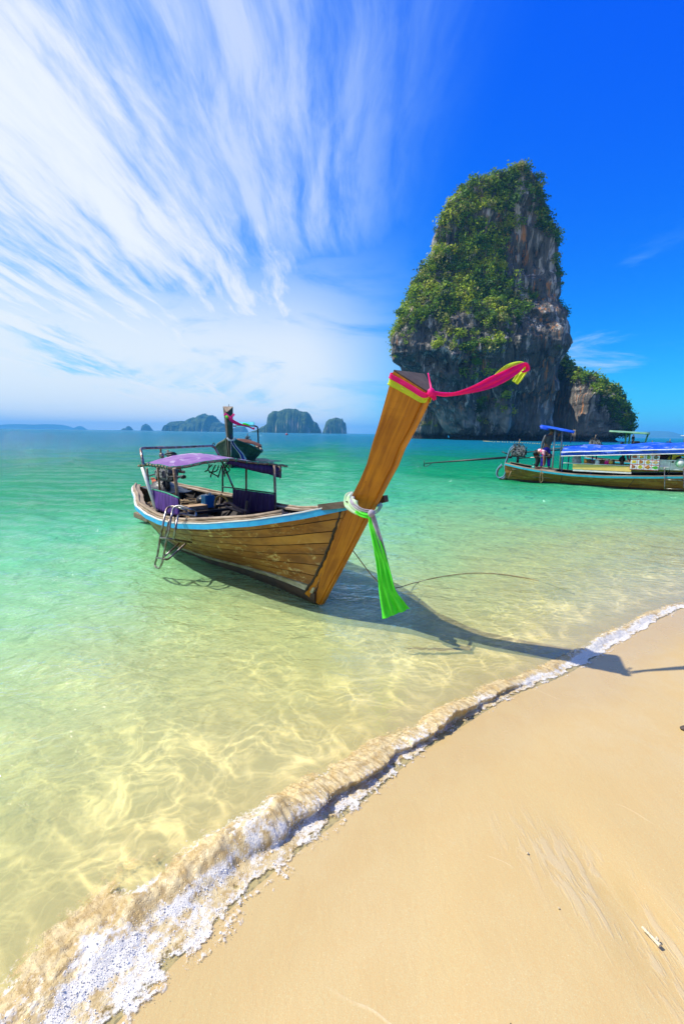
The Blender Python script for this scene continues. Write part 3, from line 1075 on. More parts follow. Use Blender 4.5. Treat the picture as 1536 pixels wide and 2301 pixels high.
M_PROW = wood('varnished prow timber', (.56, .215, .010), (.27, .085, .004), (.70, .31, .016), .42, (.7, 14, 14), 1.5, bump=.2, coat=.05, rot=61)
M_PLANK = wood('worn brown hull plank', (.36, .15, .024), (.17, .062, .010), (.50, .26, .05), .5, worn=.9, wornc=(.62, .48, .20), grain=(1.6, 9, 9))
M_GREY = wood('weathered grey timber', (.36, .27, .18), (.20, .145, .095), (.45, .36, .25), .8, scale=2.2, bump=.5)
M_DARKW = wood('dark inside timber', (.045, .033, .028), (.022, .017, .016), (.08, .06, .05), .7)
M_FLOOR = wood('pale deck board', (.30, .22, .15), (.20, .14, .09), (.37, .29, .2), .8, scale=2.2)
M_ENDG = wood('sawn grey-brown timber', (.11, .082, .062), (.065, .048, .038), (.17, .13, .10), .8, scale=4)
M_ANTI = simple('dark bottom paint', (.055, .032, .018), (.02, .016, .012), 5, .6, .4)
M_STRIPE = simple('chalky white stripe paint', (.52, .50, .36), (.30, .28, .14), 7, .6, .3, sc=(1, 3, 3))
M_BLUE = simple('sky blue rail paint', (.012, .30, .62), (.02, .38, .68), 9, .42, .15)
M_WHITE = simple('white paint', (.78, .78, .74), (.62, .62, .58), 9, .45, .15)
M_STEEL = simple('worn steel pipe', (.30, .29, .28), (.16, .10, .07), 14, .32, .1, metal=.85)
M_RUST = simple('rusty painted post', (.30, .22, .15), (.15, .07, .035), 16, .7, .3)
M_IRON = simple('black greasy iron', (.018, .018, .02), (.05, .045, .04), 18, .4, .3, metal=.4)
M_ENG = simple('engine casting', (.30, .29, .27), (.02, .02, .02), 14, .5, .5, metal=.2, lo=.45, hi=.6)
M_ORANGE = simple('faded orange lining', (.55, .11, .03), (.30, .06, .02), 10, .7, .2)
M_BLACK = simple('black plastic sheet', (.012, .012, .015), (.03, .03, .035), 6, .35, .6)
M_CAULK = simple('dark tar caulking', (.012, .010, .008), (.04, .025, .012), 30, .7, .8)


def fabric(name, c1, c2=None, scale=4, rough=.75, trans=.25, fold=.3, sc=(1, 1, 1), blotch=None):
    m, g = newmat(name)
    tc = g.n('ShaderNodeTexCoord').outputs['Object']
    n1 = g.noise(tc, scale, 4, .55, .4, sc)
    col = g.mix(g.ramp(n1, .38, .62), c1, c2 or tuple(x*.8 for x in c1))
    if blotch:
        col = g.mix(g.ramp(g.noise(tc, 3.2, 5, .65, .5, (1, 1.6, 1)), .56, .64), col, blotch)
    b = g.n('ShaderNodeBump', {'Strength': fold, 'Distance': .02, 'Height': g.noise(tc, scale*1.6, 3, .5, .6, sc)}).outputs[0]
    p = pbsdf(g, col, rough, b, Specular_IOR_Level=.3)
    t = g.n('ShaderNodeBsdfTranslucent', {0: col, 'Normal': b})
    finish(g, g.n('ShaderNodeMixShader', {0: trans, 1: p, 2: t}))
    return m


M_PURPLE = fabric('faded purple tarpaulin', (.20, .085, .27), (.28, .15, .33), 3, blotch=(.40, .30, .42), trans=.06, fold=.5)
M_CURT = fabric('deep purple curtain cloth', (.11, .04, .26), (.07, .025, .17), 4, trans=.12, fold=.6, sc=(6, 6, .6))
M_CURT2 = fabric('dark violet curtain cloth', (.035, .014, .085), (.06, .03, .12), 4, trans=.05, fold=.7, sc=(6, 6, .6))
M_PINK = fabric('hot pink satin', (.97, .012, .30), (.90, .012, .24), 12, .5, .35, .2)
M_YEL = fabric('yellow-green satin', (.75, .90, .06), (.66, .82, .05), 12, .5, .4, .2)
M_GREEN = fabric('vivid green chiffon', (.16, .97, .06), (.12, .92, .05), 9, .6, .42, .25)
M_LILAC = fabric('pale grey lilac gauze', (.50, .46, .52), (.38, .34, .42), 9, .7, .3, .4)
M_PALEG = fabric('pale mint gauze', (.55, .80, .42), (.68, .78, .66), 9, .7, .3, .3)
M_ROPE = simple('tan fibre rope', (.34, .24, .12), (.20, .13, .06), 60, .9, .6)
M_ROPEW = simple('grey white rope', (.55, .53, .48), (.35, .33, .29), 60, .9, .6)
M_GRNROPE = simple('green lashing cord', (.03, .30, .17), (.02, .18, .12), 40, .8, .4)


class Hull:
    """wooden hull given by half-beam and sheer along its length"""
    def __init__(s, uN, b, z, bw, zk, zw, ue, beam_end=.11, tum=.30):
        s.uN, s.b, s.z = uN, b, z
        s.bw, s.zk, s.zw = bw, zk, zw          # (t list, values)
        s.ue = ue                              # (w list, u at the stem)
        s.be = beam_end
        s.tum = tum

    def pt(s, t, w, side, off=0.0):
        tn = np.array(s.uN)/s.uN[-1]
        b = float(np.interp(t, tn, s.b))
        zg = float(np.interp(t, tn, s.z))
        bw = float(np.interp(t, *s.bw))
        zk = float(np.interp(t, *s.zk))
        zw = float(np.interp(t, *s.zw))
        ends = t**14
        b = b*(1-ends)+s.be*ends
        ue = float(np.interp(w, *s.ue))
        u = t*ue
        if w < .35:
            f = w/.35
            v = bw*math.sin(f*math.pi/2)**.8
            zz_ = zk+(zw-zk)*(1-math.cos(f*math.pi/2))
        else:
            f = (w-.35)/.65
            v = bw+(b-bw)*((1-s.tum)*f+s.tum*math.sin(f*math.pi/2))
            zz_ = zw+(zg-zw)*f
        # outward direction, good enough for thickness
        return Vector((u, side*(v+off), zz_-off*.35))

    def strip(s, w0, w1, t0, t1, side, n, o_out, o_in, nw=1):
        bm = bmesh.new()
        rings = []
        for i in range(n+1):
            t = t0+(t1-t0)*i/n
            ws = [w0+(w1-w0)*k/nw for k in range(nw+1)]
            ring = [bm.verts.new(s.pt(t, w, side, o_out)) for w in ws]+[bm.verts.new(s.pt(t, w, side, o_in)) for w in reversed(ws)]
            rings.append(ring)
        m_ = len(rings[0])
        for i in range(n):
            for k in range(m_):
                f = bm.faces.new((rings[i][k], rings[i][(k+1) % m_], rings[i+1][(k+1) % m_], rings[i+1][k]))
        bm.faces.new(rings[0][::-1])
        bm.faces.new(rings[-1])
        return bm


# ------------------------------------------------------------------ near boat
S_ = (-3.75, 9.0)
A = Frame(S_, (.60903338, -.79314459))
boat = empty('longtail_boat', (S_[0], S_[1], 0), A.rz, 'near wooden longtail boat with tall orange prow, blue rail and faded purple canopy', 'boat')
HU = [0, .25, .5, .9, 1.3, 1.8, 2.2, 3, 3.6, 4.1, 4.8, 5.5, 5.95, 6.24, 6.42]
HB = [.34, .42, .48, .55, .62, .74, .82, .88, .88, .84, .75, .60, .43, .24, .11]
HZ = [.62, .61, .60, .59, .58, .57, .57, .57, .585, .62, .72, .85, .96, 1.05, 1.10]
hull = Hull(HU, HB, HZ, ([0, .17, .35, .5, .64, .76, .86, .95, 1], [.18, .30, .40, .42, .33, .20, .12, .09, .085]),
            ([0, .3, .6, .85, 1], [-.10, -.22, -.22, -.10, .0]), ([0, .45, .6, .75, .9, 1], [-.03, .0, .03, .075, .115, .135]),
            ([0, .35, .6, .8, 1], [5.80, 5.86, 6.06, 6.22, 6.40]))
NS = 7
rs = np.random.RandomState(3)
for side in (-1, 1):
    for k in range(NS):
        w0, w1 = .400+k*(1-.400)/NS, .400+(k+1)*(1-.400)/NS
        cuts = [0.0]+sorted(rs.uniform(.12, .9, 2))+[1.0]
        if cuts[2]-cuts[1] < .18:
            cuts = [0, .33+.05*rs.normal(), .68+.05*rs.normal(), 1]
        for a0, a1 in zip(cuts[:-1], cuts[1:]):
            o_ = rs.uniform(-.0015, .002)
            obj('plank', hull.strip(w0+.0035, w1-.0035, a0+.0004, a1-.0004, side, max(4, int(26*(a1-a0))), .013+o_, -.004, 1), M_PLANK, boat)
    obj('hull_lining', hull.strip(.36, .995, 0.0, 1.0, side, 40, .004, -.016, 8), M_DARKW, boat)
    obj('bottom_planking', hull.strip(.0, .352, 0.0, 1.0, side, 40, .014, -.01, 6), M_ANTI, boat)
    obj('waterline_stripe', hull.strip(.352, .398, 0.35, .995, side, 40, .022, .0, 1), M_STRIPE, boat)
    # painted rub rail, white lip, weathered cap
    N = 60
    gun = [hull.pt(i/N, 1.0, side) for i in range(N+1)]
    s_ = -side
    o = obj('rub_rail', sweep(bmesh.new(), [p+Vector((0, side*.028, -.018)) for p in gun]+[Vector((6.475, side*.158, 1.10))], [(-.017, -.030), (.017, -.030), (.017, .028), (-.017, .028)]), M_BLUE, boat)
    obj('rail_edge', sweep(bmesh.new(), [p+Vector((0, side*.028, .0155)) for p in gun], [(-.020, -.005), (.020, -.005), (.020, .005), (-.020, .005)]), M_WHITE, boat)
    N2 = 54
    g2 = [hull.pt(i/60, 1.0, side) for i in range(N2+1)]
    wv_ = [.010*math.sin(i*1.7)+.006*math.sin(i*.7+1) for i in range(N2+1)]
    sweep_bm = sweep(bmesh.new(), [p+Vector((0, -side*(.038+wv_[i]*.3), .028+wv_[i]*.25)) for i, p in enumerate(g2)], lambda i: [(-.060, -.014), (.060, -.014), (.062, .010), (.02, .017+wv_[i]*.3), (-.02, .016), (-.060, .010)])
    obj('gunwale_cap', sweep_bm, M_GREY, boat)
    obj('gunwale_cap', tubes((smooth_path([p+Vector((0, -side*(.015), .055+wv_[i]*.4)) for i, p in enumerate(g2)][::3], 3), .019), n=7), M_GREY, boat)
# transom with its step at the waterline
bm = bmesh.new()
ring = [hull.pt(0, w, -1, .012) for w in np.linspace(1, 0, 14)]+[hull.pt(0, w, 1, .012) for w in np.linspace(0, 1, 14)][1:]
fr_ = [bm.verts.new(p+Vector((-.02, 0, 0))) for p in ring]
bk_ = [bm.verts.new(p+Vector((.03, 0, 0))) for p in ring]
bm.faces.new(fr_)
bm.faces.new(bk_[::-1])
for k in range(len(ring)):
    bm.faces.new((fr_[k], fr_[(k+1) % len(ring)], bk_[(k+1) % len(ring)], bk_[k]))
obj('transom', bm, M_PLANK, boat)
obj('stern_step', box(bmesh.new(), A.z(331, 1160, .10), (.42, .30, .10), (0, R_(8), R_(20)), .02), M_GREY, boat)

# stem post: one curved timber from the forefoot to the blade of the prow
FR = [(5.84, .0), (5.98, .21), (6.12, .41), (6.235, .58), (6.37, .78), (6.49, .96), (6.65, 1.19), (6.74, 1.33), (6.83, 1.46), (6.90, 1.60), (7.00, 1.74), (7.08, 1.87), (7.155, 1.995)]
AF = [(5.72, .10), (5.865, .25), (5.98, .41), (6.09, .57), (6.21, .80), (6.32, 1.02), (6.475, 1.21), (6.56, 1.32), (6.65, 1.46), (6.715, 1.62), (6.79, 1.78), (6.865, 1.96), (6.945, 2.145)]
HW = [.125, .125, .12, .12, .12, .12, .13, .135, .14, .145, .150, .155, .165]
FW = [.030, .030, .03, .03, .03, .03, .03, .032, .033, .034, .036, .038, .040]
bm = bmesh.new()
rings = []
NP = len(FR)
for i in range((NP-1)*3+1):
    f = i/3
    a_ = np.interp(f, range(NP), [q[0] for q in FR]), np.interp(f, range(NP), [q[1] for q in FR])
    c_ = np.interp(f, range(NP), [q[0] for q in AF]), np.interp(f, range(NP), [q[1] for q in AF])
    h_, w_ = np.interp(f, range(NP), HW), np.interp(f, range(NP), FW)
    b_ = .006
    pr = [(a_, w_), (np.array(a_)*.985+np.array(c_)*.015, w_+b_), (np.array(c_)*.98+np.array(a_)*.02, h_), (c_, h_-b_*2)]
    ring = [bm.verts.new((p[0], v, p[1])) for p, v in pr]+[bm.verts.new((p[0], -v, p[1])) for p, v in pr[::-1]]
    rings.append(ring)
for i in range(len(rings)-1):
    for k in range(8):
        f = bm.faces.new((rings[i][k], rings[i][(k+1) % 8], rings[i+1][(k+1) % 8], rings[i+1][k]))
bm.faces.new(rings[0][::-1])
bm.faces.new(rings[-1])
stem = obj('stem_post', bm, M_PROW, boat)
# sawn top of the prow, a little proud
tp = [(FR[-1], .036), (AF[-1], .158)]
bm = bmesh.new()
lo = [(FR[-1][0], .037, FR[-1][1]), (AF[-1][0], .160, AF[-1][1]), (AF[-1][0], -.160, AF[-1][1]), (FR[-1][0], -.037, FR[-1][1])]
l_ = [bm.verts.new(Vector(p)+Vector((.001, 0, .001))) for p in lo]
h_ = [bm.verts.new(Vector(p)+Vector((.006, 0, .010))) for p in lo]
bm.faces.new(h_)
bm.faces.new(l_[::-1])
for k in range(4):
    bm.faces.new((l_[k], l_[(k+1) % 4], h_[(k+1) % 4], h_[k]))
obj('prow_top', bm, M_ENDG, stem)
# cutwater strip on the leading edge
bm = bmesh.new()
sweep(bm, [Vector((q[0]+.006, 0, q[1])) for q in FR], lambda i: [(-FW[i]*.72, -.012), (FW[i]*.72, -.012), (FW[i]*.72, .012), (-FW[i]*.72, .012)], up=(1, 0, -.6))
obj('cutwater', bm, M_PROW, stem)
# caulked joint where the planks meet the stem: rough tarry bead
for side in (-1, 1):
    pts = []
    for i in range(26):
        f = i/25
        z = .13+f*.93
        u_ = np.interp(z, [q[1] for q in AF], [q[0] for q in AF])
        pts.append((u_-.012+.006*math.sin(i*2.3), side*(.125+.004*math.sin(i*1.1)), z))
    obj('caulking', tubes((pts, [.010+.007*abs(math.sin(i*1.9)) for i in range(26)]), n=6), M_CAULK, boat)
# breasthook ends standing past the stem
for side, l0 in ((1, .12), (-1, .0)):
    bm = bmesh.new()
    p0 = hull.pt(.955, 1, side)
    sweep(bm, [p0+Vector((0, side*.01, .03)), Vector((6.45, side*.155, 1.115)), Vector((6.46+l0, side*.150, 1.135+.02*side))], [(-.022, -.03), (.022, -.03), (.024, .026), (-.024, .026)])
    obj('breasthook', bm, M_ENDG, boat)
obj('keel', sweep(bmesh.new(), [Vector((t*5.80, 0, float(np.interp(t, [0, .3, .6, .85, 1], [-.10, -.22, -.22, -.10, .0]))-.01)) for t in np.linspace(0, .995, 24)], [(-.03, -.03), (.03, -.03), (.03, .03), (-.03, .03)]), M_ANTI, boat)

def inner(u, z):
    for w in np.linspace(1, .0, 60):
        p = hull.pt(u/6.2, w, 1)
        if p.z <= z:
            return max(p.y-.05, .05)
    return .05


# inside: frames, beams, floor boards
for u in np.arange(.5, 6.0, .42):
    t = u/6.2
    bm = bmesh.new()
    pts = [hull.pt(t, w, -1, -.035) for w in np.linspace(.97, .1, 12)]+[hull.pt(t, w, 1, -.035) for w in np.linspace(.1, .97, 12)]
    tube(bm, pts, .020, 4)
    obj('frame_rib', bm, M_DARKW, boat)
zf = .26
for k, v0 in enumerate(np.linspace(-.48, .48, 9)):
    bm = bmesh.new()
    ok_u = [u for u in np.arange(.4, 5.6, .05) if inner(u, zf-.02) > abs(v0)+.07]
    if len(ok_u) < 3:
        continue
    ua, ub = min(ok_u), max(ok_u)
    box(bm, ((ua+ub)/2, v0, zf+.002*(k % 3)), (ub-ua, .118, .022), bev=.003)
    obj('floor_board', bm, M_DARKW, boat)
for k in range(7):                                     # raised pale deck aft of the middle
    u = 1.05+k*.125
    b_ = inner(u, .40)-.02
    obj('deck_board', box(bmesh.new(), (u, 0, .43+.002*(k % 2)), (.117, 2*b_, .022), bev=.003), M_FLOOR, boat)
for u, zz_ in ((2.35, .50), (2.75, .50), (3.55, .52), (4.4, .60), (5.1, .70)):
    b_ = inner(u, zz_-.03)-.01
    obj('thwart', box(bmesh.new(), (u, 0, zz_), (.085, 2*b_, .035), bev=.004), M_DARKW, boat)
for u in (2.0, 3.0):
    obj('bulwark_post', box(bmesh.new(), (u, .55, .5), (.035, .03, .32), (0, R_(18), 0), .003), M_FLOOR, boat)


# canopy ---------------------------------------------------------------
def Av(px, py, v):
    return Vector(A.v(px, py, v))


def Au(px, py, u):
    return Vector(A.u(px, py, u))


def Az(px, py, z):
    return Vector(A.z(px, py, z))


near_edge = [Az(311, 1046, 1.225), Az(330, 1048, 1.225), Az(352, 1050, 1.222), Az(379, 1051, 1.22), ]
nfc, ffc = Az(380, 1051, 1.22), None
front = [Au(380, 1051, 3.45), Au(420, 1048, 3.50), Au(457, 1042, 3.52), Au(490, 1037, 3.52), Au(519, 1034, 3.5), Au(566, 1038, 3.46), Au(615, 1043, 3.42), Au(645, 1048, 3.40)]
print('front edge', [tuple(round(c, 2) for c in p) for p in front])
aft_u = 1.55
nf = front[0]
NFR = smooth_path(front, 4)
n1_, n2_ = 22, len(NFR)
P = np.zeros((n1_, n2_, 3))
vmin, vmax = front[0].y, front[-1].y
tipn = Vector(A.v(311, 1045, -.93))
print('near aft tip', tipn)
for j, p in enumerate(NFR):
    f = j/(n2_-1)
    # aft edge: from the near tip across, a little higher and bowed
    ae = Vector((tipn.x*(1-f)+1.3*f, tipn.y+(.93-tipn.y)*f, tipn.z+(1.20-tipn.z)*f+.10*math.sin(f*math.pi)**1.2))
    for i in range(n1_):
        h = i/(n1_-1)
        q_ = p.lerp(ae, h)
        q_ = q_+Vector((0, 0, .06*math.sin(math.pi*h)**.8*math.exp(-((f-.30)/.30)**2)+.012*math.sin(h*9+f*4)*math.sin(f*math.pi)))
        q_.z += .013*float(fbm(np.array(q_.x*7), np.array(q_.y*7), oct=3, seed=7))
        P[i, j] = q_
me = grid_mesh('canopy', P)
me.materials.append(M_PURPLE)
me.materials.append(M_ORANGE)
can = link(bpy.data.objects.new('canopy', me), boat)
md = can.modifiers.new('thickness', 'SOLIDIFY')
md.thickness = .006
P2_ = P[:15, :12]-np.array([0, 0, .018])
me = grid_mesh('lining', P2_)
obj('canopy_lining', me, M_ORANGE, can)
rim = [Vector(P[0, j]) for j in range(n2_)]
rimn = [Vector(P[i, 0]) for i in range(n1_)]
obj('canopy_rim', tubes(([p+Vector((0, 0, -.006)) for p in rim], .014), ([p+Vector((0, 0, -.006)) for p in rimn], .014), n=6), M_RUST, can)
lash = bmesh.new()
for seq in (rim, rimn):
    for k in range(1, len(seq)-1, 2):
        p = seq[k]
        d_ = (seq[k+1]-seq[k-1]).normalized()
        ring_ = [p+Vector((0, 0, -.006))+Vector((d_.y*math.cos(a)*.02, -d_.x*math.cos(a)*.02, math.sin(a)*.02)) for a in np.linspace(0, 2*math.pi, 9)[:-1]]
        tube(lash, ring_, .006, 5, closed=True)
    tube(lash, [p+Vector((0, 0, .012)) for p in seq], .005, 5)
obj('lashing', lash, M_GRNROPE, can)
# valance under the forward far half
val_t = [Vector(P[0, j])+Vector((-.02, 0, -.01)) for j in range(int(n2_*.52), n2_-2)]
PV = np.array([[v, v+Vector((0, 0, -.05-.15*k/len(val_t)))] for k, v in enumerate(val_t)])
o = obj('valance', grid_mesh('valance', PV), M_CURT2, can)
o.modifiers.new('thickness', 'SOLIDIFY').thickness = .004


def post(p0, p1, r, mat, name='canopy_post'):
    obj(name, tubes(([p0, (Vector(p0)+Vector(p1))/2, p1], r), n=8), mat, boat)


post(Av(350, 1143, -.80), Av(320, 1050, -.90), .026, M_WHITE)
post(Av(360, 1110, -.50), Av(354, 1050, -.55), .017, M_RUST)
post(Av(403, 1145, -.70), Av(391, 1052, -.78), .022, M_RUST)
post(Av(338, 1120, -.42), Av(330, 1052, -.5), .016, M_RUST)
post(Av(500, 1120, .70), Av(500, 1046, .72), .017, M_IRON)
post(Av(553, 1147, .62), Av(553, 1042, .66), .017, M_RUST)
post(Av(619, 1146, .72), Av(616, 1046, .80), .020, M_RUST)
post(Av(527, 1102, .72), Av(497, 1034, .62), .018, M_STEEL, 'canopy_brace')
obj('curtain_rail', tubes(([Av(500, 1094, .56), Av(530, 1097, .58), Av(619, 1109, .70)], .011), n=6), M_IRON, boat)
obj('canopy_hook', tubes((smooth_path([Av(619, 1050, .88), Av(627, 1049, .88), Av(629, 1056, .88), Av(624, 1060, .88)], 5), .008), n=6), M_RUST, can)


def curtain(pts_top, pts_bot, mat, n=46, amp=.014, name='curtain'):
    T = smooth_path(pts_top, n//(len(pts_top)-1))
    B = smooth_path(pts_bot, n//(len(pts_bot)-1))
    m_ = min(len(T), len(B))
    PP = np.zeros((m_, 9, 3))
    for i in range(m_):
        for j in range(9):
            f = j/8
            d = T[i].lerp(B[i], f)
            PP[i, j] = d+Vector((.3, 1, 0))*amp*math.sin(i*1.35+.8*math.sin(i*.37))*(.35+.65*f)
    o = obj(name, grid_mesh(name, PP), mat, boat)
    o.modifiers.new('thickness', 'SOLIDIFY').thickness = .003
    return o


curtain([Av(342, 1100, -.80), Av(372, 1108, -.80), Av(401, 1120, -.80)], [Av(352, 1144, -.80), Av(375, 1153, -.80), Av(404, 1160, -.80)], M_CURT)
obj('curtain_rail', tubes((smooth_path([Av(341, 1099, -.80), Av(372, 1107, -.80), Av(402, 1119, -.80)], 5), .010), n=6), M_GRNROPE, boat)
curtain([Av(523, 1098, .56), Av(560, 1103, .60), Av(618, 1111, .70)], [Av(523, 1140, .56), Av(552, 1153, .60), Av(617, 1148, .70)], M_CURT2)

# tall pipe hoop across the stern half
hoop = smooth_path([Av(322, 1046, -.92), Av(317, 1016, -.87)], 1)+smooth_path([Av(316, 1011, -.86), Av(320, 1007, -.82), Av(340, 1006.5, -.7)], 4)+[Av(400, 1005, -.2)]+smooth_path([Av(468, 1002, .42), Av(478, 1002, .5), Av(483, 1007, .54)], 4)+[Av(498, 1034, .62)]
obj('pipe_hoop', tubes((hoop, .019), n=10), M_STEEL, boat)
obj('lamp_bracket', tubes(([Av(361, 1003, -.5), Av(361, 1022, -.5)], .016), ([Av(350, 1004.5, -.6), Av(368, 1004, -.45)], .012), n=6), M_RUST, boat)
bm = bmesh.new()
lathe(bm, Av(363, 1023, -.5), [(.01, -.03), (.035, -.02), (.04, .01), (.02, .03)], 12, (.5, -.6, .2))
obj('work_lamp', bm, M_STEEL, boat)
bm = bmesh.new()
tube(bm, smooth_path([Av(372, 1021, -.3), Av(380, 1018, -.3), Av(390, 1018, -.25), Av(395, 1021, -.2), Av(386, 1023, -.3), Av(376, 1023, -.32)], 4), .02, 6)
obj('rope_bundle', bm, M_IRON, can)


# engine on its swivel at the stern --------------------------------------
def engine(parent, c, s=1.0, yaw=0.0, hoses=True):
    e = bpy.data.objects.new('engine', None)
    link(e, parent)
    e.location = c
    e.rotation_euler = (0, 0, yaw)
    e.scale = (s, s, s)
    bm = bmesh.new()
    box(bm, (0, 0, 0), (.52, .26, .30), bev=.02)
    box(bm, (0, 0, .19), (.46, .16, .10), bev=.02)
    box(bm, (-.05, -.16, -.02), (.34, .08, .16), bev=.02)
    for k in range(6):
        box(bm, (-.2+k*.08, 0, .245), (.05, .18, .03), bev=.006)
    obj('engine_block', bm, M_ENG, e)
    bm = bmesh.new()
    for k in range(4):
        tube(bm, smooth_path([(-.17+k*.11, .13, .12), (-.17+k*.11, .22, .12), (-.12+k*.10, .24, .02)], 4), .022, 7)
    tube(bm, [(-.2, .25, .02), (.3, .25, .02)], .034, 8)
    obj('exhaust_manifold', bm, M_RUST, e)
    bm = bmesh.new()
    lathe(bm, (.29, 0, .0), [(.02, -.02), (.10, -.02), (.11, .0), (.10, .02), (.02, .03)], 18, (1, 0, 0))
    lathe(bm, (.29, .0, .17), [(.01, -.015), (.05, -.015), (.05, .015), (.01, .02)], 12, (1, 0, 0))
    obj('pulley', bm, M_IRON, e)
    bm = bmesh.new()
    for k in range(9):
        a = rs.uniform(-.22, .22, 3)
        b = rs.uniform(-.22, .22, 3)
        tube(bm, smooth_path([(a[0], a[1]*.8, .18+.1*rs.uniform()), ((a[0]+b[0])/2, (a[1]+b[1])/2, .30+.06*rs.uniform()), (b[0]*1.2, b[1], .1)], 5), .010, 5)
    obj('hose', bm, M_IRON, e)
    bm = bmesh.new()
    tube(bm, [(.0, .02, .25), (.0, .03, .40), (.02, .03, .52)], .020, 7)
    obj('exhaust_pipe', bm, M_RUST, e)
    bm = bmesh.new()
    tube(bm, [(0, 0, -.15), (0, 0, -.42)], .05, 8)
    box(bm, (0, 0, -.17), (.56, .16, .04), bev=.01)
    obj('swivel_mount', bm, M_IRON, e)
    return e


eng = engine(boat, Av(376, 1062, 0.0), .78, R_(12))
obj('tiller', tubes(([Av(356, 1071, -.05), Av(410, 1071.5, -.05)], .017), ([Av(408, 1071.5, -.05), Av(414, 1071.5, -.05)], .032), n=8), M_IRON, eng).parent = boat
bm = tubes((smooth_path([Av(333, 1070, -.1), Av(350, 1066, -.1), Av(352, 1080, -.1)], 4), .014), n=6)
lathe(bm, Av(328, 1072, -.1), [(.01, -.03), (.05, -.02), (.05, .02), (.01, .03)], 12, (0, 1, 0))
obj('throttle_arm', bm, M_IRON, boat)
bm = bmesh.new()
for k in range(3):
    tube(bm, smooth_path([Av(338+k*5, 1100-k, -.1), Av(344+k*4, 1085, -.08), Av(340+k*3, 1075, -.05)], 4), .018, 6)
obj('red_strut', bm, M_ORANGE, boat)
# black sheeting thrown over the stern locker
PP = np.zeros((16, 14, 3))
for i in range(16):
    for j in range(14):
        u, v = .25+i/15*.95, -.30+j/13*.66
        PP[i, j] = (u, v, .60+.20*math.exp(-((u-.62)/.30)**2-((v-.0)/.24)**2)+.03*float(fbm(np.array(u*8), np.array(v*8), oct=3, seed=5)))
obj('locker_cover', grid_mesh('cover', PP), M_BLACK, boat).modifiers.new('thickness', 'SOLIDIFY').thickness = .004
# long tail shaft and propeller trailing behind the stern, dipped in the water
bm = tubes(([(.45, .05, .95), (-1.0, .22, .35), (-2.6, .42, -.10)], .024), n=8)
obj('tail_shaft', bm, M_IRON, boat)

# boarding ladder of bent pipe on the near side -------------------------
lad = bpy.data.objects.new('ladder', None)
link(lad, boat)


def rail(path, r=.0125, name='ladder_rail'):
    obj(name, tubes((smooth_path(path, 6), r), n=8), M_STEEL, lad)


V1, V0 = -1.02, -.80
rail([Av(422, 1158, -.74), Av(420, 1150, -.74), Av(408, 1143, -.80), Av(388, 1138, -.86), Av(376, 1142, -.92), Av(370, 1160, -.98), Av(366, 1180, V1), Av(360, 1208, V1-.02), Av(353, 1250, V1-.05), Av(348, 1268, V1-.06), Av(351, 1275, V1-.06), Av(357, 1277, V1-.06)])
rail([Av(440, 1160, -.70), Av(438, 1150, -.70), Av(425, 1144, -.78), Av(403, 1137, -.86), Av(390, 1142, -.92), Av(385, 1160, -.98), Av(380, 1190, V1), Av(374, 1212, V1-.02), Av(367, 1252, V1-.05), Av(362, 1270, V1-.06), Av(357, 1277, V1-.06)])
rail([Av(441, 1160, -.72), Av(420, 1157, -.80), Av(404, 1156, -.88), Av(398, 1166, -.95), Av(394, 1190, -1.0), Av(390, 1210, -1.0)])
rail([Av(392, 1156, -.82), Av(384, 1160, -.9), Av(380, 1172, -.95), Av(375, 1190, -.98), Av(371, 1210, -1.0)])
rail([Av(359, 1209, V1-.02), Av(374, 1210, V1-.02), Av(400, 1214, -.92), Av(430, 1219, -.66)], .0125, 'ladder_stay')
rail([Av(351, 1253, V1-.05), Av(367, 1256, V1-.05), Av(376, 1257, -1.03), Av(384, 1251, -.98), Av(418, 1221, -.78)], .012, 'ladder_stay')
rail([Av(369, 1251, V1-.05), Av(402, 1221, -.84)], .011, 'ladder_stay')

# loose gear lying in the boat ------------------------------------------
bm = bmesh.new()
for k in range(9):
    a0 = rs.uniform(0, 6.28)
    c0 = Vector((1.62+rs.normal()*.16, .08+rs.normal()*.26, .475))
    pts = []
    for j in range(22):
        a = a0+j*.55
        r_ = .10+.05*math.sin(j*.9+k)
        pts.append(c0+Vector((math.cos(a)*r_*1.3, math.sin(a)*r_*1.6, .012*math.sin(j*1.7+k)+.006*k)))
    tube(bm, smooth_path(pts, 2), .011, 5)
tag(obj('rope_pile', bm, M_ROPE), 'tangled pile of tan rope on the pale deck under the purple canopy', 'rope')


def place(o, fr):                 # a loose thing built in boat metres
    o.location = (fr.S[0], fr.S[1], 0)
    o.rotation_euler = (0, 0, fr.rz)
    return o


place(bpy.data.objects['rope_pile'], A)
t = empty('fuel_can', tuple(A.W(2.55, .12, .52)), A.rz+.2, 'small blue and tan plastic can beside the rope pile inside the near boat', 'can')
M_BLUECAN = simple('blue plastic', (.03, .25, .50), (.02, .18, .4), 9, .4, .1)
M_TAN = simple('tan wood block', (.45, .30, .17), (.33, .2, .1), 9, .7, .2)
obj('can_body', box(bmesh.new(), (0, 0, .10), (.12, .17, .20), bev=.02), M_BLUECAN, t)
obj('cap', lathe(bmesh.new(), (0, .04, .20), [(.02, 0), (.02, .03), (.012, .035)], 10), M_WHITE, t)
t = empty('wooden_crate', tuple(A.W(2.62, -.10, .40)), A.rz+.1, 'tan wooden box standing behind the curved yellow hose in the near boat', 'box')
for k in range(3):
    obj('board', box(bmesh.new(), (0, 0, .035+k*.062), (.20, .30, .056), bev=.004), M_TAN, t)
t = empty('black_bag', tuple(A.W(2.25, .22, .50)), A.rz, 'crumpled black plastic bag lying against the blue can', 'bag')
PP = np.zeros((20, 14, 3))
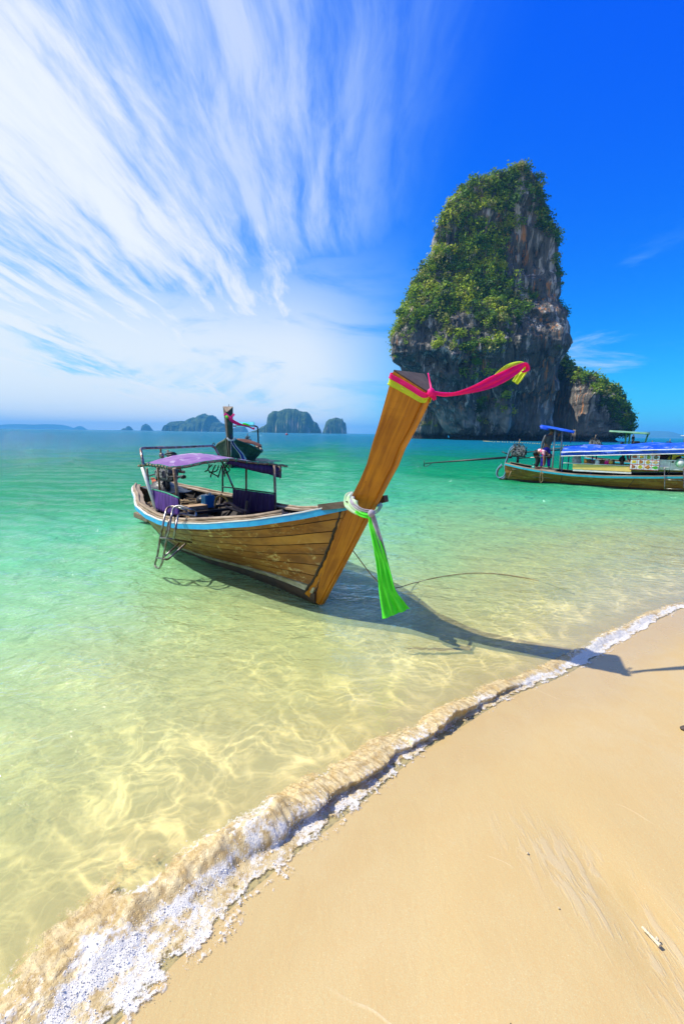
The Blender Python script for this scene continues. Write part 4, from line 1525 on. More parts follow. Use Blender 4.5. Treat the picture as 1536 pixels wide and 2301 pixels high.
for i in range(20):
    for j in range(14):
        a, b = i/20*2*math.pi, j/13*math.pi
        r_ = .13*(1+.30*float(fbm(np.array(math.cos(a)*2+3), np.array(math.sin(a)*2), np.array(b*1.6), 4, 4)))
        PP[i, j] = (r_*math.sin(b)*math.cos(a)*1.2, r_*math.sin(b)*math.sin(a)*1.3, .09+r_*math.cos(b)*.75)
obj('sack', grid_mesh('sack', PP, closed_u=True), M_BLACK, t)
M_YHOSE = simple('yellow hose', (.60, .33, .03), (.45, .22, .02), 9, .5, .1)
tag(place(obj('yellow_hose', tubes((smooth_path([A.v(483, 1138, .1), A.v(484, 1125, .12), A.v(490, 1116, .15), A.v(500, 1115, .18), A.v(509, 1122, .2), A.v(513, 1134, .2)], 6), .016), n=8), M_YHOSE), A), 'yellow hose bent in an arch above the blue can in the near boat', 'hose')
M_MAR = simple('maroon hose', (.12, .045, .045), (.07, .03, .03), 9, .5, .1)
tag(place(obj('dark_hose', tubes((smooth_path([A.v(504, 1133, .15), A.v(516, 1131, .2), A.v(526, 1137, .2), A.v(538, 1145, .2), A.v(556, 1150, .22)], 6), .022), (smooth_path([A.v(508, 1138, .1), A.v(525, 1145, .1), A.v(545, 1152, .1)], 6), .018), n=8), M_MAR), A), 'dull maroon hoses trailing below the dark violet curtain', 'hose')
bm = bmesh.new()
for k in range(7):
    p = A.v(470+k*7, 1046-abs(k-3), .1+.03*k)
    pts = [Vector(p), Vector(p)+Vector((rs.normal()*.05, rs.normal()*.05, -.08)), Vector(p)+Vector((rs.normal()*.09, rs.normal()*.09, -.10-.10*rs.uniform()))]
    tube(bm, smooth_path(pts, 4), .010, 5)
obj('hanging_strap', bm, M_IRON, can)
obj('hanging_cord', tubes((smooth_path([A.v(632, 1052, .9), A.v(629, 1062, .9), A.v(628, 1070, .9), A.v(629, 1078, .9)], 4), .004), n=5), M_ROPE, can)

# sashes on the prow --------------------------------------------------------
W = A.W


def wl_(pts):
    return [Vector(p) for p in pts]


def stemface(f, side, out=.012):
    """point on the side face of the prow, f from 0 (front) to 1 (aft), at ring index i"""
    pass


def facept(i, f, side, out=.012):
    a_ = np.array([np.interp(i, range(NP), [q[0] for q in FR]), np.interp(i, range(NP), [q[1] for q in FR])])
    c_ = np.array([np.interp(i, range(NP), [q[0] for q in AF]), np.interp(i, range(NP), [q[1] for q in AF])])
    p = a_+(c_-a_)*f
    v = np.interp(i, range(NP), FW)*(1-f)+np.interp(i, range(NP), HW)*f+out
    return Vector((p[0], side*v, p[1]))


def wrap(i_front, i_aft, out, wid, mat, name, parent):
    """band of cloth right round the timber, lower at the front"""
    pts, wd = [], []
    seq = [(0.0, 1), (.35, 1), (.7, 1), (1.02, 1), (1.06, .4), (1.06, -.4), (1.02, -1), (.7, -1), (.35, -1), (0.0, -1)]
    for f, s in seq:
        ii = i_front+(i_aft-i_front)*min(f, 1)
        p = facept(ii, f, s if abs(s) == 1 else s/abs(s), out)
        if abs(s) < 1:
            p.y = p.y*.4
        pts.append(p)
        up = (facept(min(ii+.5, NP-1), f, 1)-facept(ii-.5, f, 1)).normalized()
        wd.append(up*wid)
    pts = [pts[0]+Vector((.035, -.03, 0))]+pts+[pts[-1]+Vector((.03, .03, 0))]
    wd = [wd[0]]+wd+[wd[-1]]
    return cloth(name, pts, wd, mat, parent, 8, .05, 2, .003)


rib = empty('ribbon', tuple(W(7.15, 0, 1.95)), 0, 'pink and yellow-green satin ribbon tied at the top of the tall prow and streaming right', 'ribbon')
ribA = bpy.data.objects.new('band', None)


def to_child(o, par):
    """mesh in near-boat metres, shown under a thing that stands in the world"""
    o.parent = par
    o.matrix_parent_inverse = par_world(par).inverted() @ Matrix.Translation((S_[0], S_[1], 0)) @ Matrix.Rotation(A.rz, 4, 'Z')
    return o


def par_world(o):
    return Matrix.Translation(o.location) @ o.rotation_euler.to_matrix().to_4x4()


def in_world(o, par):
    o.parent = par
    o.matrix_parent_inverse = par_world(par).inverted()
    return o


to_child(wrap(11.62, 11.62, .007, .050, M_YEL, 'yellow_band', None), rib)
to_child(wrap(11.83, 11.83, .013, .036, M_PINK, 'pink_band', None), rib)


def fly(pts, mat, name, par, ripple=.1, seed=1, pl=2.0, thick=.003):
    """pts: (px, py, distance, width in m, tilt)"""
    C = [Vector(at_y(a, b, d)) for a, b, d, w, tl in pts]
    Wd = []
    for k, (a, b, d, w, tl) in enumerate(pts):
        t = (C[min(k+1, len(C)-1)]-C[max(k-1, 0)]).normalized()
        up = Vector((0, 1, 0)).cross(t)
        up = (up.normalized()*math.cos(tl)+Vector((0, 1, 0))*math.sin(tl))*w
        Wd.append(up)
    return in_world(cloth(name, C, Wd, mat, None, 10, ripple, seed, thick, 8, pl), par)


YT = 3.30
fly([(966, 880, YT-.01, .022, .3), (990, 886, YT, .026, .2), (1020, 885, YT+.03, .030, .6), (1060, 875, YT+.05, .050, .3), (1100, 860, YT+.07, .078, .1), (1130, 846, YT+.09, .078, .2), (1160, 830, YT+.12, .062, .2), (1180, 819, YT+.14, .034, .8), (1184, 830, YT+.15, .035, 1.0), (1172, 836, YT+.16, .022, .8)], M_PINK, 'pink_tail', rib, .10, 1)
fly([(966, 882, YT+.01, .02, .3), (1000, 887, YT+.03, .024, .2), (1050, 878, YT+.06, .034, .5), (1100, 858, YT+.10, .055, .3), (1130, 836, YT+.12, .070, .4), (1150, 825, YT+.14, .060, .2), (1172, 820, YT+.17, .045, .6), (1180, 829, YT+.19, .05, 1.0), (1168, 845, YT+.20, .055, .5), (1156, 860, YT+.20, .050, .3)], M_YEL, 'yellow_tail', rib, .10, 3)
bm = bmesh.new()
bmesh.ops.create_icosphere(bm, subdivisions=2, radius=.028, matrix=Matrix.Translation(Vector(at_y(968, 882, YT-.02))) @ Matrix.Diagonal((1, 1, 1.2, 1)))
in_world(obj('knot', bm, M_PINK, None, True), rib)
fly([(969, 880, YT-.03, .03, .2), (973, 888, YT-.03, .038, .3), (977, 898, YT-.02, .022, .2)], M_PINK, 'knot_end', rib, .15, 5)
fly([(962, 838, YT+.1, .014, 1.2), (966, 860, YT+.06, .014, 1.0), (969, 878, YT, .016, .6)], M_PINK, 'pink_band', rib, .05, 6)

sash = empty('sash', tuple(W(6.6, -.05, .9)), 0, 'long vivid green sash with pale lilac gauze tied round the near boat stem', 'sash')


def loop(pts, wds, mat, name, rip=.10, sd_=1, pl=2.5):
    C = [A.v(px, py, v) for px, py, v in pts]
    return to_child(cloth(name, C, wds, mat, None, 8, rip, sd_, .003, 6, pl), sash)


YK = 3.66
fly([(793, 1108, 3.86, .05, .9), (786, 1118, 3.80, .10, .6), (788, 1131, 3.74, .12, .4), (800, 1145, 3.69, .08, .2), (818, 1153, 3.64, .055, .2), (834, 1154, 3.60, .05, .2)], M_PALEG, 'pale_loop', sash, .10, 2, 2.5, .004)
fly([(800, 1147, 3.685, .04, .2), (812, 1155, 3.645, .045, .2), (826, 1159, 3.60, .04, .2), (836, 1157, 3.585, .03, .2)], M_GREEN, 'green_loop', sash, .12, 5, 2.0, .004)
fly([(794, 1112, 3.82, .03, .9), (790, 1126, 3.745, .045, .5), (797, 1137, 3.70, .04, .3), (815, 1147, 3.64, .035, .2), (835, 1150, 3.585, .03, .2)], M_LILAC, 'lilac_loop', sash, .12, 7, 2.0, .004)
fly([(836, 1153, 3.59, .035, .2), (848, 1146, 3.70, .04, .4), (856, 1132, 3.85, .04, .5)], M_PALEG, 'pale_loop', sash, .12, 4, 2.0, .004)
fly([(833, 1157, 3.59, .035, .1), (835, 1180, 3.57, .045, .2), (842, 1205, 3.55, .060, .2), (851, 1235, 3.53, .085, .25), (858, 1265, 3.52, .095, .2), (864, 1295, 3.50, .115, .2), (871, 1330, 3.49, .14, .25), (883, 1362, 3.48, .195, .05), (890, 1380, 3.47, .235, -.05)], M_GREEN, 'green_tail', sash, .10, 3, 3.2)
fly([(836, 1155, 3.575, .03, .1), (842, 1175, 3.56, .038, .2), (851, 1205, 3.54, .040, .2), (860, 1235, 3.53, .034, .25), (869, 1262, 3.52, .020, .2)], M_LILAC, 'lilac_tail', sash, .12, 8)
fly([(841, 1215, 3.62, .012, .1), (843, 1245, 3.62, .018, .2), (849, 1270, 3.62, .016, .2), (852, 1290, 3.62, .010, .2)], M_ENDG, 'dark_tail', sash, .05, 2)
bm = bmesh.new()
bmesh.ops.create_icosphere(bm, subdivisions=2, radius=.030, matrix=Matrix.Translation(Vector(at_y(834, 1154, 3.57))) @ Matrix.Diagonal((1, 1, 1.1, 1)))
in_world(obj('knot', bm, M_LILAC, None, True), sash)


# ------------------------------------------------------------------ other boats
def build_hull(root, H, mats, ns=4, planks=True, rail=True, railm=None, cuts=None, nseg=24):
    mp, ml, ma, mr, mc = mats
    for side in (-1, 1):
        if planks:
            for k in range(ns):
                w0, w1 = .36+k*.64/ns, .36+(k+1)*.64/ns
                cc = [0]+list(cuts or [])+[1]
                for a0, a1 in zip(cc[:-1], cc[1:]):
                    obj('plank', H.strip(w0+.006, w1-.006, a0+.001, a1-.001, side, max(4, int(nseg*(a1-a0))), .014, -.004, 1), mp, root)
            obj('hull_lining', H.strip(.355, .995, 0, 1, side, nseg, .004, -.02, 5), ml, root)
        else:
            obj('hull_side', H.strip(.355, .995, 0, 1, side, nseg, .014, -.02, 6), mp, root)
        obj('bottom_planking', H.strip(0, .352, 0, 1, side, nseg, .014, -.01, 5), ma, root)
        gn = [H.pt(i/40, 1, side) for i in range(40)]
        obj('rub_rail', sweep(bmesh.new(), [p+Vector((0, side*.03, -.02)) for p in gn], [(-.02, -.035), (.02, -.03), (.02, .03), (-.02, .03)]), mr, root)
        obj('gunwale_cap', sweep(bmesh.new(), [p+Vector((0, -side*.03, .025)) for p in gn], [(-.065, -.014), (.065, -.014), (.065, .014), (-.065, .014)]), mc, root)
    bm = bmesh.new()
    ring = [H.pt(0, w, -1, .012) for w in np.linspace(1, 0, 10)]+[H.pt(0, w, 1, .012) for w in np.linspace(0, 1, 10)][1:]
    a = [bm.verts.new(p+Vector((-.02, 0, 0))) for p in ring]
    b = [bm.verts.new(p+Vector((.03, 0, 0))) for p in ring]
    bm.faces.new(a)
    bm.faces.new(b[::-1])
    for k in range(len(ring)):
        bm.faces.new((a[k], a[(k+1) % len(ring)], b[(k+1) % len(ring)], b[k]))
    obj('transom', bm, mp, root)
    # deck
    L_ = H.uN[-1]
    for k in range(6):
        v = (k-2.5)*.22
        obj('floor_board', box(bmesh.new(), (L_*.45, v, .16+.002*(k % 2)), (L_*.80-abs(v)*2.2, .20, .02)), M_FLOOR, root)


def build_stem(root, base_u, top, hw=.16, aft=.34, mat=None, topmat=None):
    """raking stem and prow of a longtail: base at the waterline, top = (u, z) of the leading corner"""
    bm = bmesh.new()
    rings = []
    n = 16
    for i in range(n+1):
        f = i/n
        u = base_u+(top[0]-base_u)*(1.15*f-.15*f*f)
        z = -.05+(top[1]+.05)*f
        c = aft*(.65+.35*f)
        h = hw*(.62+.38*f*f)
        ring = [(u, .035, z), (u-c, h, z+c*.62), (u-c, -h, z+c*.62), (u, -.035, z)]
        rings.append([bm.verts.new(p) for p in ring])
    for i in range(n):
        for k in range(4):
            bm.faces.new((rings[i][k], rings[i][(k+1) % 4], rings[i+1][(k+1) % 4], rings[i+1][k]))
    bm.faces.new(rings[0][::-1])
    bm.faces.new(rings[-1])
    o = obj('stem_post', bm, mat or M_ENDG, root)
    bm = bmesh.new()
    r = [Vector(v) for v in ring]
    lo = [bm.verts.new(p+Vector((.001, 0, .002))) for p in r]
    hi = [bm.verts.new(p+Vector((.006, 0, .014))) for p in r]
    bm.faces.new(hi)
    bm.faces.new(lo[::-1])
    for k in range(4):
        bm.faces.new((lo[k], lo[(k+1) % 4], hi[(k+1) % 4], hi[k]))
    obj('prow_top', bm, topmat or M_GREY, o)
    return o, [Vector(v) for v in ring]


M_DKGREEN = wood('mossy dark green hull', (.035, .055, .035), (.018, .024, .015), (.075, .12, .08), .6, worn=.7, wornc=(.26, .24, .10))
M_TEAL = simple('teal rail paint', (.012, .30, .42), (.02, .38, .46), 9, .45, .15)
M_HULL3 = wood('old brown hull', (.58, .195, .035), (.26, .09, .018), (.70, .32, .07), .55, worn=.6, wornc=(.58, .36, .13))
M_BROWNC = fabric('brown awning', (.20, .07, .035), (.10, .035, .02), 3, trans=.1)
M_CYAN = fabric('cyan awning', (.10, .62, .72), (.20, .75, .80), 3, trans=.5)
M_TARP = fabric('blue tarpaulin', (.01, .07, .58), (.03, .13, .62), 3, rough=.4, trans=.12, blotch=(.20, .27, .68), fold=.6)
M_GREENC = fabric('green awning', (.16, .42, .22), (.30, .50, .32), 3, trans=.3)
M_WHITEC = fabric('white awning', (.75, .77, .76), (.6, .63, .65), 3, trans=.3)

# --- far boat seen from ahead
p0 = at_z(518, 1050, 0)
a2 = np.array([.10, -1.0])
a2 /= np.hypot(*a2)
L2_ = 8.6
B2 = Frame((p0[0]-a2[0]*L2_, p0[1]-a2[1]*L2_), a2)
b2 = empty('longtail_boat', (B2.S[0], B2.S[1], 0), B2.rz, 'dark mossy green longtail boat afloat, seen bow-on behind the purple canopy', 'boat')
H2 = Hull([0, 1, 2.5, 4, 5.5, 6.6, 7.6, 8.3, 8.85], [.5, .8, 1.05, 1.18, 1.16, 1.05, .78, .42, .15], [.75, .7, .64, .62, .70, .86, 1.10, 1.28, 1.42],
          ([0, .3, .6, .8, .95, 1], [.3, .6, .58, .35, .12, .1]), ([0, .3, .8, 1], [-.1, -.3, -.2, -.05]), ([0, .6, 1], [0, .0, .10]), ([0, .35, 1], [8.5, 8.55, 8.85]), beam_end=.13)
build_hull(b2, H2, (M_DKGREEN, M_DARKW, M_ANTI, M_DKGREEN, M_GREY), 5, nseg=20)
st2, rg2 = build_stem(b2, 8.62, (9.35, 2.58), .23, .42, M_ENDG)
obj('prow_pin', tubes(([rg2[1].lerp(rg2[2], .4), rg2[1].lerp(rg2[2], .4)+Vector((0, 0, .12))], .012), n=5), M_IRON, st2)
obj('bow_pole', tubes(([Vector(B2.u(519, 1058, 9.0)), Vector(B2.u(519, 976, 8.95))], .032), n=8), M_STEEL, b2)
obj('pipe_hoop', tubes((smooth_path([B2.u(x, y, u) for x, y, u in ((524, 957, 3.0), (550, 957, 3.0), (571, 957, 3.0), (577, 959, 3.0), (579, 966, 3.0), (581, 1012, 3.0))], 3), .045), n=8), M_IRON, b2)
PP = np.array([[B2.u(531+j*5.1, y, u) for j in range(9)] for y, u in ((948, 2.2), (953, 2.8), (959, 3.2))])
obj('awning', grid_mesh('awning', PP), M_CYAN, b2).modifiers.new('thickness', 'SOLIDIFY').thickness = .01
PP = np.array([[B2.u(532+j*7, y0+j*j*.22, u) for j in range(9)] for y0, u in ((985, 3.4), (987, 4.4), (992, 5.4))])
obj('canopy', grid_mesh('canopy', PP), M_BROWNC, b2).modifiers.new('thickness', 'SOLIDIFY').thickness = .02
for x, y0, y1, u in ((587, 1000, 1018, 4.6), (572, 992, 1012, 4.4), (560, 990, 1006, 4.2)):
    obj('canopy_post', tubes(([B2.u(x, y0, u), B2.u(x+1, y1, u)], .02), n=6), M_RUST, b2)
engine(b2, Vector((.9, 0, 1.1)), 1.0)
bm = bmesh.new()
tube(bm, smooth_path([B2.u(478, 1007, 6.2), B2.u(477, 1000, 6.2), B2.u(480, 995, 6.2), B2.u(483, 1000, 6.2)], 4), .022, 6)
obj('grab_hoop', bm, M_IRON, b2)
rb = empty('ribbon', tuple(B2.W(9.3, 0, 2.45)), 0, 'pink and green ribbon streaming right from the prow of the dark green boat', 'ribbon')
Y2 = float(B2.W(9.3, 0, 0)[1])
fly([(504, 930, Y2-.1, .14, .1), (512, 936, Y2-.15, .12, .1), (520, 944, Y2-.2, .16, .3), (532, 951, Y2-.2, .15, .2), (545, 955, Y2-.1, .09, .4), (558, 958, Y2, .07, .3), (566, 962, Y2, .06, .3), (572, 963, Y2, .12, .4)], M_PINK, 'pink_tail', rb, .08, 1, 2, .01)
fly([(507, 934, Y2-.12, .10, .1), (512, 939, Y2-.2, .12, .4)], M_GREEN, 'green_band', rb, .08, 1, 2, .01)
fly([(545, 953, Y2-.05, .10, .1), (553, 955, Y2, .16, .3), (561, 957, Y2, .10, .4)], M_GREEN, 'green_tail', rb, .08, 2, 2, .01)
fly([(526, 930, Y2-.05, .12, .4), (520, 937, Y2-.12, .10, .2), (514, 941, Y2-.16, .06, .2)], M_PINK, 'pink_band', rb, .08, 3, 2, .01)
M_NAVY = fabric('navy blue cloth', (.03, .02, .30), (.02, .015, .2), 9, .6, .2)
M_WHCL = fabric('white cloth', (.72, .70, .74), (.6, .58, .64), 9, .6, .3)
sb = empty('sash', tuple(B2.W(8.9, 0, 1.35)), 0, 'white and navy sash hanging down the bow of the dark green boat', 'sash')
fly([(510, 984, Y2, .10, .2), (514, 988, Y2-.05, .09, .2), (520, 990, Y2-.08, .08, .2), (525, 988, Y2-.05, .09, .2), (529, 983, Y2, .10, .2)], M_WHCL, 'loop', sb, .08, 3, 2, .01)
fly([(521, 990, Y2-.06, .12, .1), (526, 1000, Y2+.05, .14, .1), (534, 1010, Y2+.1, .15, .2), (542, 1020, Y2+.12, .19, .1), (548, 1034, Y2+.15, .26, .1)], M_WHCL, 'white_tail', sb, .06, 4, 2, .01)
fly([(522, 991, Y2-.1, .10, .1), (525, 999, Y2, .07, .1), (535, 1012, Y2+.04, .06, .2), (542, 1021, Y2+.06, .09, .1), (547, 1034, Y2+.10, .12, .1)], M_NAVY, 'navy_tail', sb, .06, 4, 2, .01)

# --- food boat on the right
s3 = np.array([6.64, 17.8])+np.array([.54519355, .8383102])*.62-np.array([.8383102, -.54519355])*.35
B3 = Frame(s3, (.8383102, -.54519355))
b3 = empty('longtail_boat', (s3[0], s3[1], 0), B3.rz, 'long brown food boat with a blue tarpaulin roof moored on the right', 'boat')
H3 = Hull([0, .6, 1.3, 2.4, 3.5, 4.8, 6, 7.5, 9, 9.8], [.42, .62, .78, .90, .95, .95, .90, .72, .38, .15], [.60, .50, .42, .35, .35, .42, .50, .65, .95, 1.15],
          ([0, .3, .6, .85, 1], [.22, .60, .60, .3, .1]), ([0, .3, .8, 1], [-.1, -.3, -.2, -.05]), ([0, .6, 1], [0, 0, .1]), ([0, .35, 1], [9.3, 9.35, 9.8]), beam_end=.13)
build_hull(b3, H3, (M_HULL3, M_DARKW, M_ANTI, M_TEAL, M_GREY), 3, cuts=(.22, .45, .7), nseg=24)
build_stem(b3, 9.35, (10.4, 2.4), .17, .35, M_ENDG)


def q3(px, py, v):
    return Vector(B3.v(px, py, v))


e3 = engine(b3, q3(1164, 1016, .05), 1.0, R_(8))
obj('tail_shaft', tubes(([q3(1150, 1027, .0), q3(1065, 1033, -.05), q3(955, 1041, -.15)], [.045, .04, .022]), n=8), M_IRON, b3)
bm = bmesh.new()
tube(bm, [q3(953, 1035, -.15), q3(952, 1048, -.15)], .02, 6)
tube(bm, smooth_path([q3(953, 1047, -.15), q3(960, 1047, -.15), q3(970, 1040, -.15)], 4), .015, 6)
obj('propeller_guard', bm, M_IRON, b3)
obj('tiller', tubes(([q3(1160, 1030, .1), q3(1243, 1025, .0)], .022), n=6), M_STEEL, b3)
obj('tiller', tubes(([q3(1127, 1015, .2), q3(1142, 1021, .2)], .025), ([q3(1182, 1016, .4), q3(1270, 1010, .6)], .025), n=6), M_IRON, b3)
M_HBLUE = simple('blue rope', (.10, .24, .42), (.25, .35, .45), 30, .8, .3)
for k, (m_, dx) in enumerate(((M_ROPEW, 0), (M_HBLUE, 3), (M_ROPE, 5), (M_HBLUE, -2))):
    pts = [(1152, 1003), (1144, 1012), (1139, 1028), (1134, 1046), (1136, 1062), (1131, 1072), (1121, 1074), (1115, 1067), (1117, 1055), (1127, 1044)]
    obj('hose', tubes((smooth_path([q3(x+dx*.9*(.5+.5*math.sin(i+k)), y+dx*.5, -.2-.04*k) for i, (x, y) in enumerate(pts)], 5), .022), n=6), m_, b3)
obj('leaning_stick', tubes(([q3(1148, 1058, -.5), q3(1141, 1076, -.55)], .02), n=5), M_ROPE, b3)
obj('hanging_rope', tubes((smooth_path([q3(1216, 1058, -.86), q3(1213, 1068, -.9), q3(1213, 1084, -.9), q3(1219, 1078, -.9), q3(1217, 1062, -.88), q3(1221, 1066, -.9)], 4), .014), n=5), M_ROPE, b3)
M_POSTG = simple('grey painted pipe', (.42, .45, .47), (.25, .26, .27), 12, .4, .1)
# little sun roof over the helm
def sheet(name, corners, mat, root, th=.012, n=8, sag=.0, edge=None):
    a, b, c, d = [Vector(p) for p in corners]
    PP = np.zeros((n+1, n+1, 3))
    for i in range(n+1):
        for j in range(n+1):
            p = a.lerp(b, i/n).lerp(d.lerp(c, i/n), j/n)
            p.z += sag*math.sin(math.pi*i/n)*math.sin(math.pi*j/n)+abs(sag)*.25*math.sin(i*2.1+j*1.3)
            PP[i, j] = p
    o = obj(name, grid_mesh(name, PP), mat, root)
    o.modifiers.new('thickness', 'SOLIDIFY').thickness = th
    return o


sheet('helm_roof', [q3(1212, 957, -.55), q3(1289, 972, -.55), q3(1291, 968, .75), q3(1216, 954, .75)], M_TARP, b3, .03, 8, .03)
sheet('roof_flap', [q3(1213, 958, -.56), q3(1231, 962, -.56), q3(1231, 967, -.58), q3(1213, 964, -.58)], M_TARP, b3, .01, 3)
for (x0, y0, v0), (x1, y1, v1) in (((1247, 963, -.1), (1240, 1056, -.15)), ((1263, 966, .1), (1257, 1054, .15))):
    obj('roof_post', tubes(([q3(x0, y0, v0), q3(x1, y1, v1)], .030), n=8), M_POSTG, b3)
obj('roof_post', tubes(([q3(1283, 971, .1), q3(1281, 996, .1)], .012), n=6), M_STEEL, b3)
# long tarpaulin roof with its sloping near side
u0, u1 = 2.05, 8.4
zr = lambda u: 1.34+.06*(u-2)+.02*math.sin(u*3)
PP = np.zeros((40, 11, 3))
for i in range(40):
    u = u0+(u1-u0)*i/39
    for j, (v, dz) in enumerate([(-.98, -.34), (-.96, -.22), (-.75, -.115), (-.5, -.03), (-.25, .0), (0, .015), (.25, .0), (.5, -.03), (.75, -.09), (.96, -.17), (1.0, -.28)]):
        PP[i, j] = (u, v+.012*math.sin(i*1.4+j), zr(u)+dz+.012*math.sin(i*1.1+j*1.7)+(.015*math.sin(i*2.3) if j == 0 else 0))
o = obj('tarpaulin_roof', grid_mesh('roof', PP), M_TARP, b3)
o.modifiers.new('thickness', 'SOLIDIFY').thickness = .012
obj('roof_batten', tubes(([(u0, -.985, zr(u0)-.20), (u1, -.985, zr(u1)-.20)], .018), ([(u0, -.985, zr(u0)-.34), (u1, -.985, zr(u1)-.34)], .014), n=6), M_WHITE, b3)
M_POSTB = simple('blue painted post', (.01, .03, .25), (.01, .02, .15), 9, .5, .2)
for u in (2.1, 3.05, 3.95, 5.3, 6.6, 8.0):
    for v in (-.80, .82):
        obj('roof_post', tubes(([(u, v, .35), (u, v, zr(u)-.12)], .022), n=6), M_POSTB if u < 3.5 else M_IRON, b3)
# counter along the near gunwale
M_CREAM = simple('cream yellow counter paint', (.88, .62, .16), (.82, .56, .14), 5, .6, .1)
obj('counter_board', box(bmesh.new(), tuple((q3(1286, 1051, -.86)+q3(1418, 1051, -.86))/2), ((q3(1418, 1051, -.86)-q3(1286, 1051, -.86)).x, .03, .18), bev=.004), M_CREAM, b3)
obj('counter_edge', box(bmesh.new(), tuple((q3(1286, 1059.5, -.87)+q3(1418, 1060, -.87))/2), ((q3(1418, 1051, -.86)-q3(1286, 1051, -.86)).x, .025, .055), bev=.003), M_WHITE, b3)
obj('counter_top', box(bmesh.new(), tuple((q3(1284, 1045.3, -.80)+q3(1480, 1044, -.80))/2), (3.15, .16, .02), bev=.003), M_WHITE, b3)

mb = empty('menu_board', tuple(B3.W(4.15, -.93, .5)), B3.rz, 'white picture menu board with twelve dishes in red rows on the food boat', 'menu board')
c0, c1 = q3(1418, 1019, -.93), q3(1478, 1058, -.93)
W_, H_m = c1.x-c0.x, c0.z-c1.z
mb.location = tuple(B3.W(c0.x, -.93, c1.z))
M_RED = simple('red print', (.62, .02, .03), (.5, .02, .02), 9, .4, .0)
M_PAPER = simple('white glossy print', (.80, .78, .76), (.76, .70, .70), 9, .35, .0)
M_PLATE = simple('pale blue plate print', (.45, .60, .72), (.6, .7, .75), 9, .35, .0)
obj('panel', box(bmesh.new(), (W_/2, .0, H_m/2), (W_, .02, H_m), bev=.002), M_RED, mb)
dish = [(.45, .12, .04), (.75, .45, .05), (.35, .50, .05), (.18, .14, .05), (.80, .55, .03), (.55, .20, .03), (.60, .42, .06), (.75, .50, .2), (.45, .15, .06), (.70, .62, .04), (.70, .25, .03), (.10, .55, .04)]
mats_d = [simple('dish print', c, tuple(x*.5 for x in c), 30, .4, 0, detail=2) for c in dish]
for r_i in range(3):
    for c_i in range(4):
        x, z = W_*(c_i+.5)/4, H_m*.93*(2.5-r_i)/3+.01
        o = obj('menu_picture', box(bmesh.new(), (x, -.013, z), (W_/4*.94, .004, H_m/3*.80)), M_PAPER, mb)
        bm = bmesh.new()
        lathe(bm, (x, -.0155, z), [(W_/4*.44, .0), (W_/4*.44, .003)], 16, (0, -1, 0))
        for v in bm.verts:
            v.co.z = z+(v.co.z-z)*.85
        obj('plate_print', bm, M_PLATE if r_i < 2 else M_PAPER, o)
        bm = bmesh.new()
        lathe(bm, (x, -.019, z+.01), [(W_/4*.36, .0), (W_/4*.34, .003)], 9, (0, -1, 0))
        for v in bm.verts:
            k_ = 1+.25*math.sin(v.co.x*90+c_i*2+r_i)
            v.co.x = x+(v.co.x-x)*k_
            v.co.z = z+(v.co.z-z)*.8*k_
        obj('food_print', bm, mats_d[r_i*4+c_i], o)


def b3thing(name, u, v, z, label, cat, rz=0):
    return empty(name, tuple(B3.W(u, v, z)), B3.rz+rz, label, cat)


p = q3(1508, 1058, -.84)
t = b3thing('cool_box', p.x, -.62, p.z+.02, 'dirty white cool box beside the picture menu board', 'cool box')
obj('box_body', box(bmesh.new(), (0, 0, .14), (.82, .40, .28), bev=.02), M_WHITE, t)
obj('lid', box(bmesh.new(), (0, 0, .305), (.84, .42, .05), bev=.015), M_WHITE, t)
obj('latch', box(bmesh.new(), (.0, -.215, .27), (.06, .015, .05)), M_IRON, t)
obj('back_panel', box(bmesh.new(), (p.x-.25, -.10, p.z+.50), (1.0, .03, .36), bev=.004), M_MAR, b3)
M_YLW = simple('yellow inflatable vinyl', (.80, .72, .04), (.7, .62, .03), 6, .3, .1)
M_PGRN = simple('pale green vinyl', (.30, .62, .36), (.4, .7, .45), 6, .3, .1)
t = b3thing('float_ring', q3(1527, 1040, -.5).x, -.55, q3(1527, 1036, -.5).z, 'yellow swim ring hanging under the blue roof at the right edge', 'swim ring')
bm = bmesh.new()
tube(bm, [(.26*math.cos(a), 0, .26*math.sin(a)) for a in np.linspace(0, 2*math.pi, 25)[:-1]], .10, 10, closed=True)
obj('tube', bm, M_YLW, t)
obj('valve', lathe(bmesh.new(), (.20, -.10, .1), [(.02, 0), (.02, .03), (.01, .03)], 8, (0, -1, 0)), M_WHITE, t)
t = b3thing('ball', q3(1527, 1040, -.5).x, -.80, q3(1527, 1040, -.7).z, 'pale green beach ball below the yellow swim ring', 'ball')
for k in range(6):
    bm = bmesh.new()
    PPb = np.array([[(.15*math.sin(b)*math.cos(a), .15*math.sin(b)*math.sin(a), .15*math.cos(b)) for b in np.linspace(.02, math.pi-.02, 9)] for a in np.linspace(k*math.pi/3+.01, (k+1)*math.pi/3-.01, 4)])
    obj('gore', grid_mesh('gore', PPb), M_PGRN if k % 2 else M_WHITE, t)
